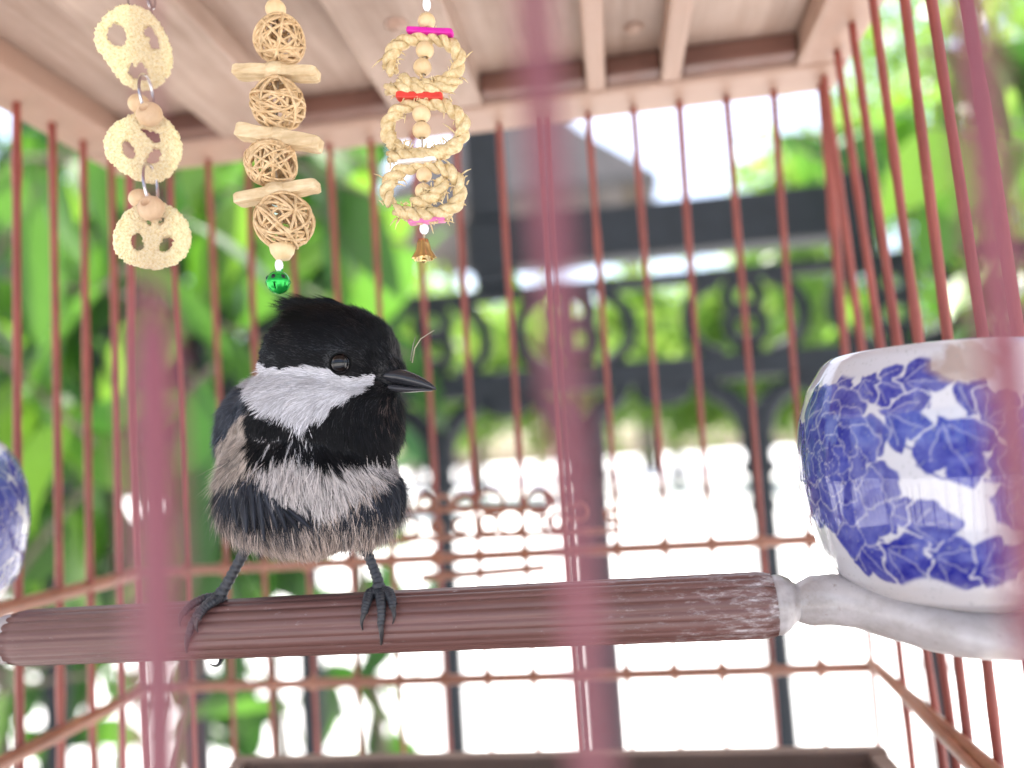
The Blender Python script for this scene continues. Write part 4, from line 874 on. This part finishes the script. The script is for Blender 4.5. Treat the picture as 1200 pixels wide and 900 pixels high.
def far_tree(name, label, x, y, h, rad, n, seed, group=None, lo=.15, mats=(1, 2), ls=.11):
    r = np.random.default_rng(seed); root = empty(name, (x, y, 0), label, 'tree', group)
    b = MB(); b.tube([(x, y, -.05), (x+.05, y, h*.3), (x-.04, y+.03, h*.6), (x, y, h*.9)], [.09*h/3, .07*h/3, .05*h/3, .02], 9)
    for k in range(6):
        a = r.random()*6.28; b.tube([(x, y, h*(.25+.08*k)), (x+rad*.45*math.cos(a), y+rad*.45*math.sin(a), h*(.42+.08*k)), (x+rad*.8*math.cos(a), y+rad*.8*math.sin(a), h*(.5+.08*k))], [.03, .02, .008], 6)
    b.build('trunk', M_BARK, root)
    cl = r.normal(size=(26, 3)); cl /= np.linalg.norm(cl, axis=1)[:, None]; cl *= r.uniform(.3, .95, 26)[:, None]**.6
    for mi in mats:
        k = r.integers(0, 26, n//len(mats)); q = cl[k]+r.normal(size=(len(k), 3))*.17
        c = np.array([x, y, h*(.5+lo/2)])+q*np.array([rad, rad, h*(.5-lo/2)])
        d = r.normal(size=(len(k), 3)); d[:, 2] -= .5; d /= np.linalg.norm(d, axis=1)[:, None]; s = np.cross(d, r.normal(size=(len(k), 3))); s /= np.linalg.norm(s, axis=1)[:, None]
        L = ls*r.uniform(.6, 1.3, len(k))[:, None]; V = np.stack([c-d*L*.5, c+s*L*.22, c+d*L*.5, c-s*L*.22], 1).reshape(-1, 3); F = np.arange(len(V)).reshape(-1, 4)
        me = bpy.data.meshes.new('crown'); me.from_pydata(V.tolist(), [], F.tolist()); me.update(); tag(link('crown', me, M_LEAF[mi], root), kind='stuff')
    return root
TL = ['pale sunlit tree far beyond the fence, %s' % t for t in ('behind the straw ring toy', 'just past the bird\'s bill', 'over the scrolled picket behind the blurred bar', 'between two forked pickets', 'beside the end of the dark beam', 'just above the cup', 'behind the leafy branches over the cup', 'behind the drooping shrub')]
for k, (px_, Y, h, rad) in enumerate(((430, 26, 7.5, 3.4), (560, 31, 8.0, 4.0), (680, 33, 7.6, 4.0), (790, 32, 7.2, 3.8), (890, 30, 7.4, 3.6), (1010, 27, 11.5, 4.4), (1150, 25, 15., 5.6), (250, 25, 10., 4.2))):
    far_tree('garden_tree', TL[k], P(px_, 500, Y)[0], Y, h*1.15, rad*1.1, 6000, 20+k, 'garden trees beyond the fence', lo=.22, ls=.55, mats=(3, 3, 2))
hedge = empty('dense_hedge', (P(150, 500, 1.7)[0], 1.7, 0), 'dense dark green hedge behind the drooping shrub leaves', 'hedge')
r_ = np.random.default_rng(77); xa, xb = P(-420, 500, 1.7)[0], P(470, 500, 1.7)[0]
for mi, n_ in ((0, 3000), (1, 1700)):
    c = np.stack([r_.uniform(xa, xb, n_), 1.7+r_.normal(size=n_)*.10, r_.uniform(.05, 2.35, n_)], -1)
    keep = (noise(c, 5.5) > .16) & ((c[:, 2] > 1.38+.25*noise(c, 4)) | (r_.random(n_) < .25)); c = c[keep]
    d = r_.normal(size=c.shape); d[:, 2] -= .9; d /= np.linalg.norm(d, axis=1)[:, None]; s2 = np.cross(d, r_.normal(size=c.shape)); s2 /= np.linalg.norm(s2, axis=1)[:, None]; L = .16*r_.uniform(.6, 1.3, len(c))[:, None]
    V = np.stack([c-d*L*.5, c-d*L*.15+s2*L*.2, c+d*L*.25+s2*L*.15, c+d*L*.5, c+d*L*.25-s2*L*.15, c-d*L*.15-s2*L*.2], 1).reshape(-1, 3); F = np.arange(len(V)).reshape(-1, 6)
    me = bpy.data.meshes.new('leaves'); me.from_pydata(V.tolist(), [], F.tolist()); me.update(); tag(link('leaves', me, M_LEAF[mi], hedge), kind='stuff')
b = MB()
for k in range(9):
    x = xa+(xb-xa)*(k+.5)/9; b.tube([(x, 1.72, -.05), (x+.04, 1.7, .8), (x-.03, 1.71, 1.6), (x+.02, 1.7, 2.2)], [.02, .017, .012, .004], 7)
b.build('stem', M_BARK, hedge)
# grey pavilion roof seen over the fence
pv = empty('garden_pavilion', (P(620, 300, 60)[0], 60.0, 0), 'grey roofed garden pavilion seen above the fence, under the cage roof', 'pavilion')
M_TILE = wood('grey_roof_tiles', (.10, .092, .09), (.16, .145, .14), (5, 5, 60), .8, .3, dist=.01, big=1)
M_TILE.node_tree.nodes['Principled BSDF'].inputs['Specular IOR Level'].default_value = 0
cxp = P(620, 300, 60)[0]; ez = P(690, 262, 60)[2]
b = MB(); w = 9.8; v = [(cxp-w, 60-w, ez), (cxp+w, 60-w, ez), (cxp+w, 60+w, ez), (cxp-w, 60+w, ez), (cxp, 60, ez+11.2)]; v += [(a, b_, c-.6) for a, b_, c in v]
b.add(v, [(0, 1, 4), (1, 2, 4), (2, 3, 4), (3, 0, 4), (5, 9, 6), (6, 9, 7), (7, 9, 8), (8, 9, 5), (0, 5, 6, 1), (1, 6, 7, 2), (2, 7, 8, 3), (3, 8, 5, 0)]); b.build('roof', M_TILE, pv, smooth=False)
for sx in (-1, 1):
    for sy in (-1, 1): rbox('post', (cxp+sx*8-.4, 60+sy*8-.4, -.02), (cxp+sx*8+.4, 60+sy*8+.4, ez+.12), .005, M_BARK, pv)
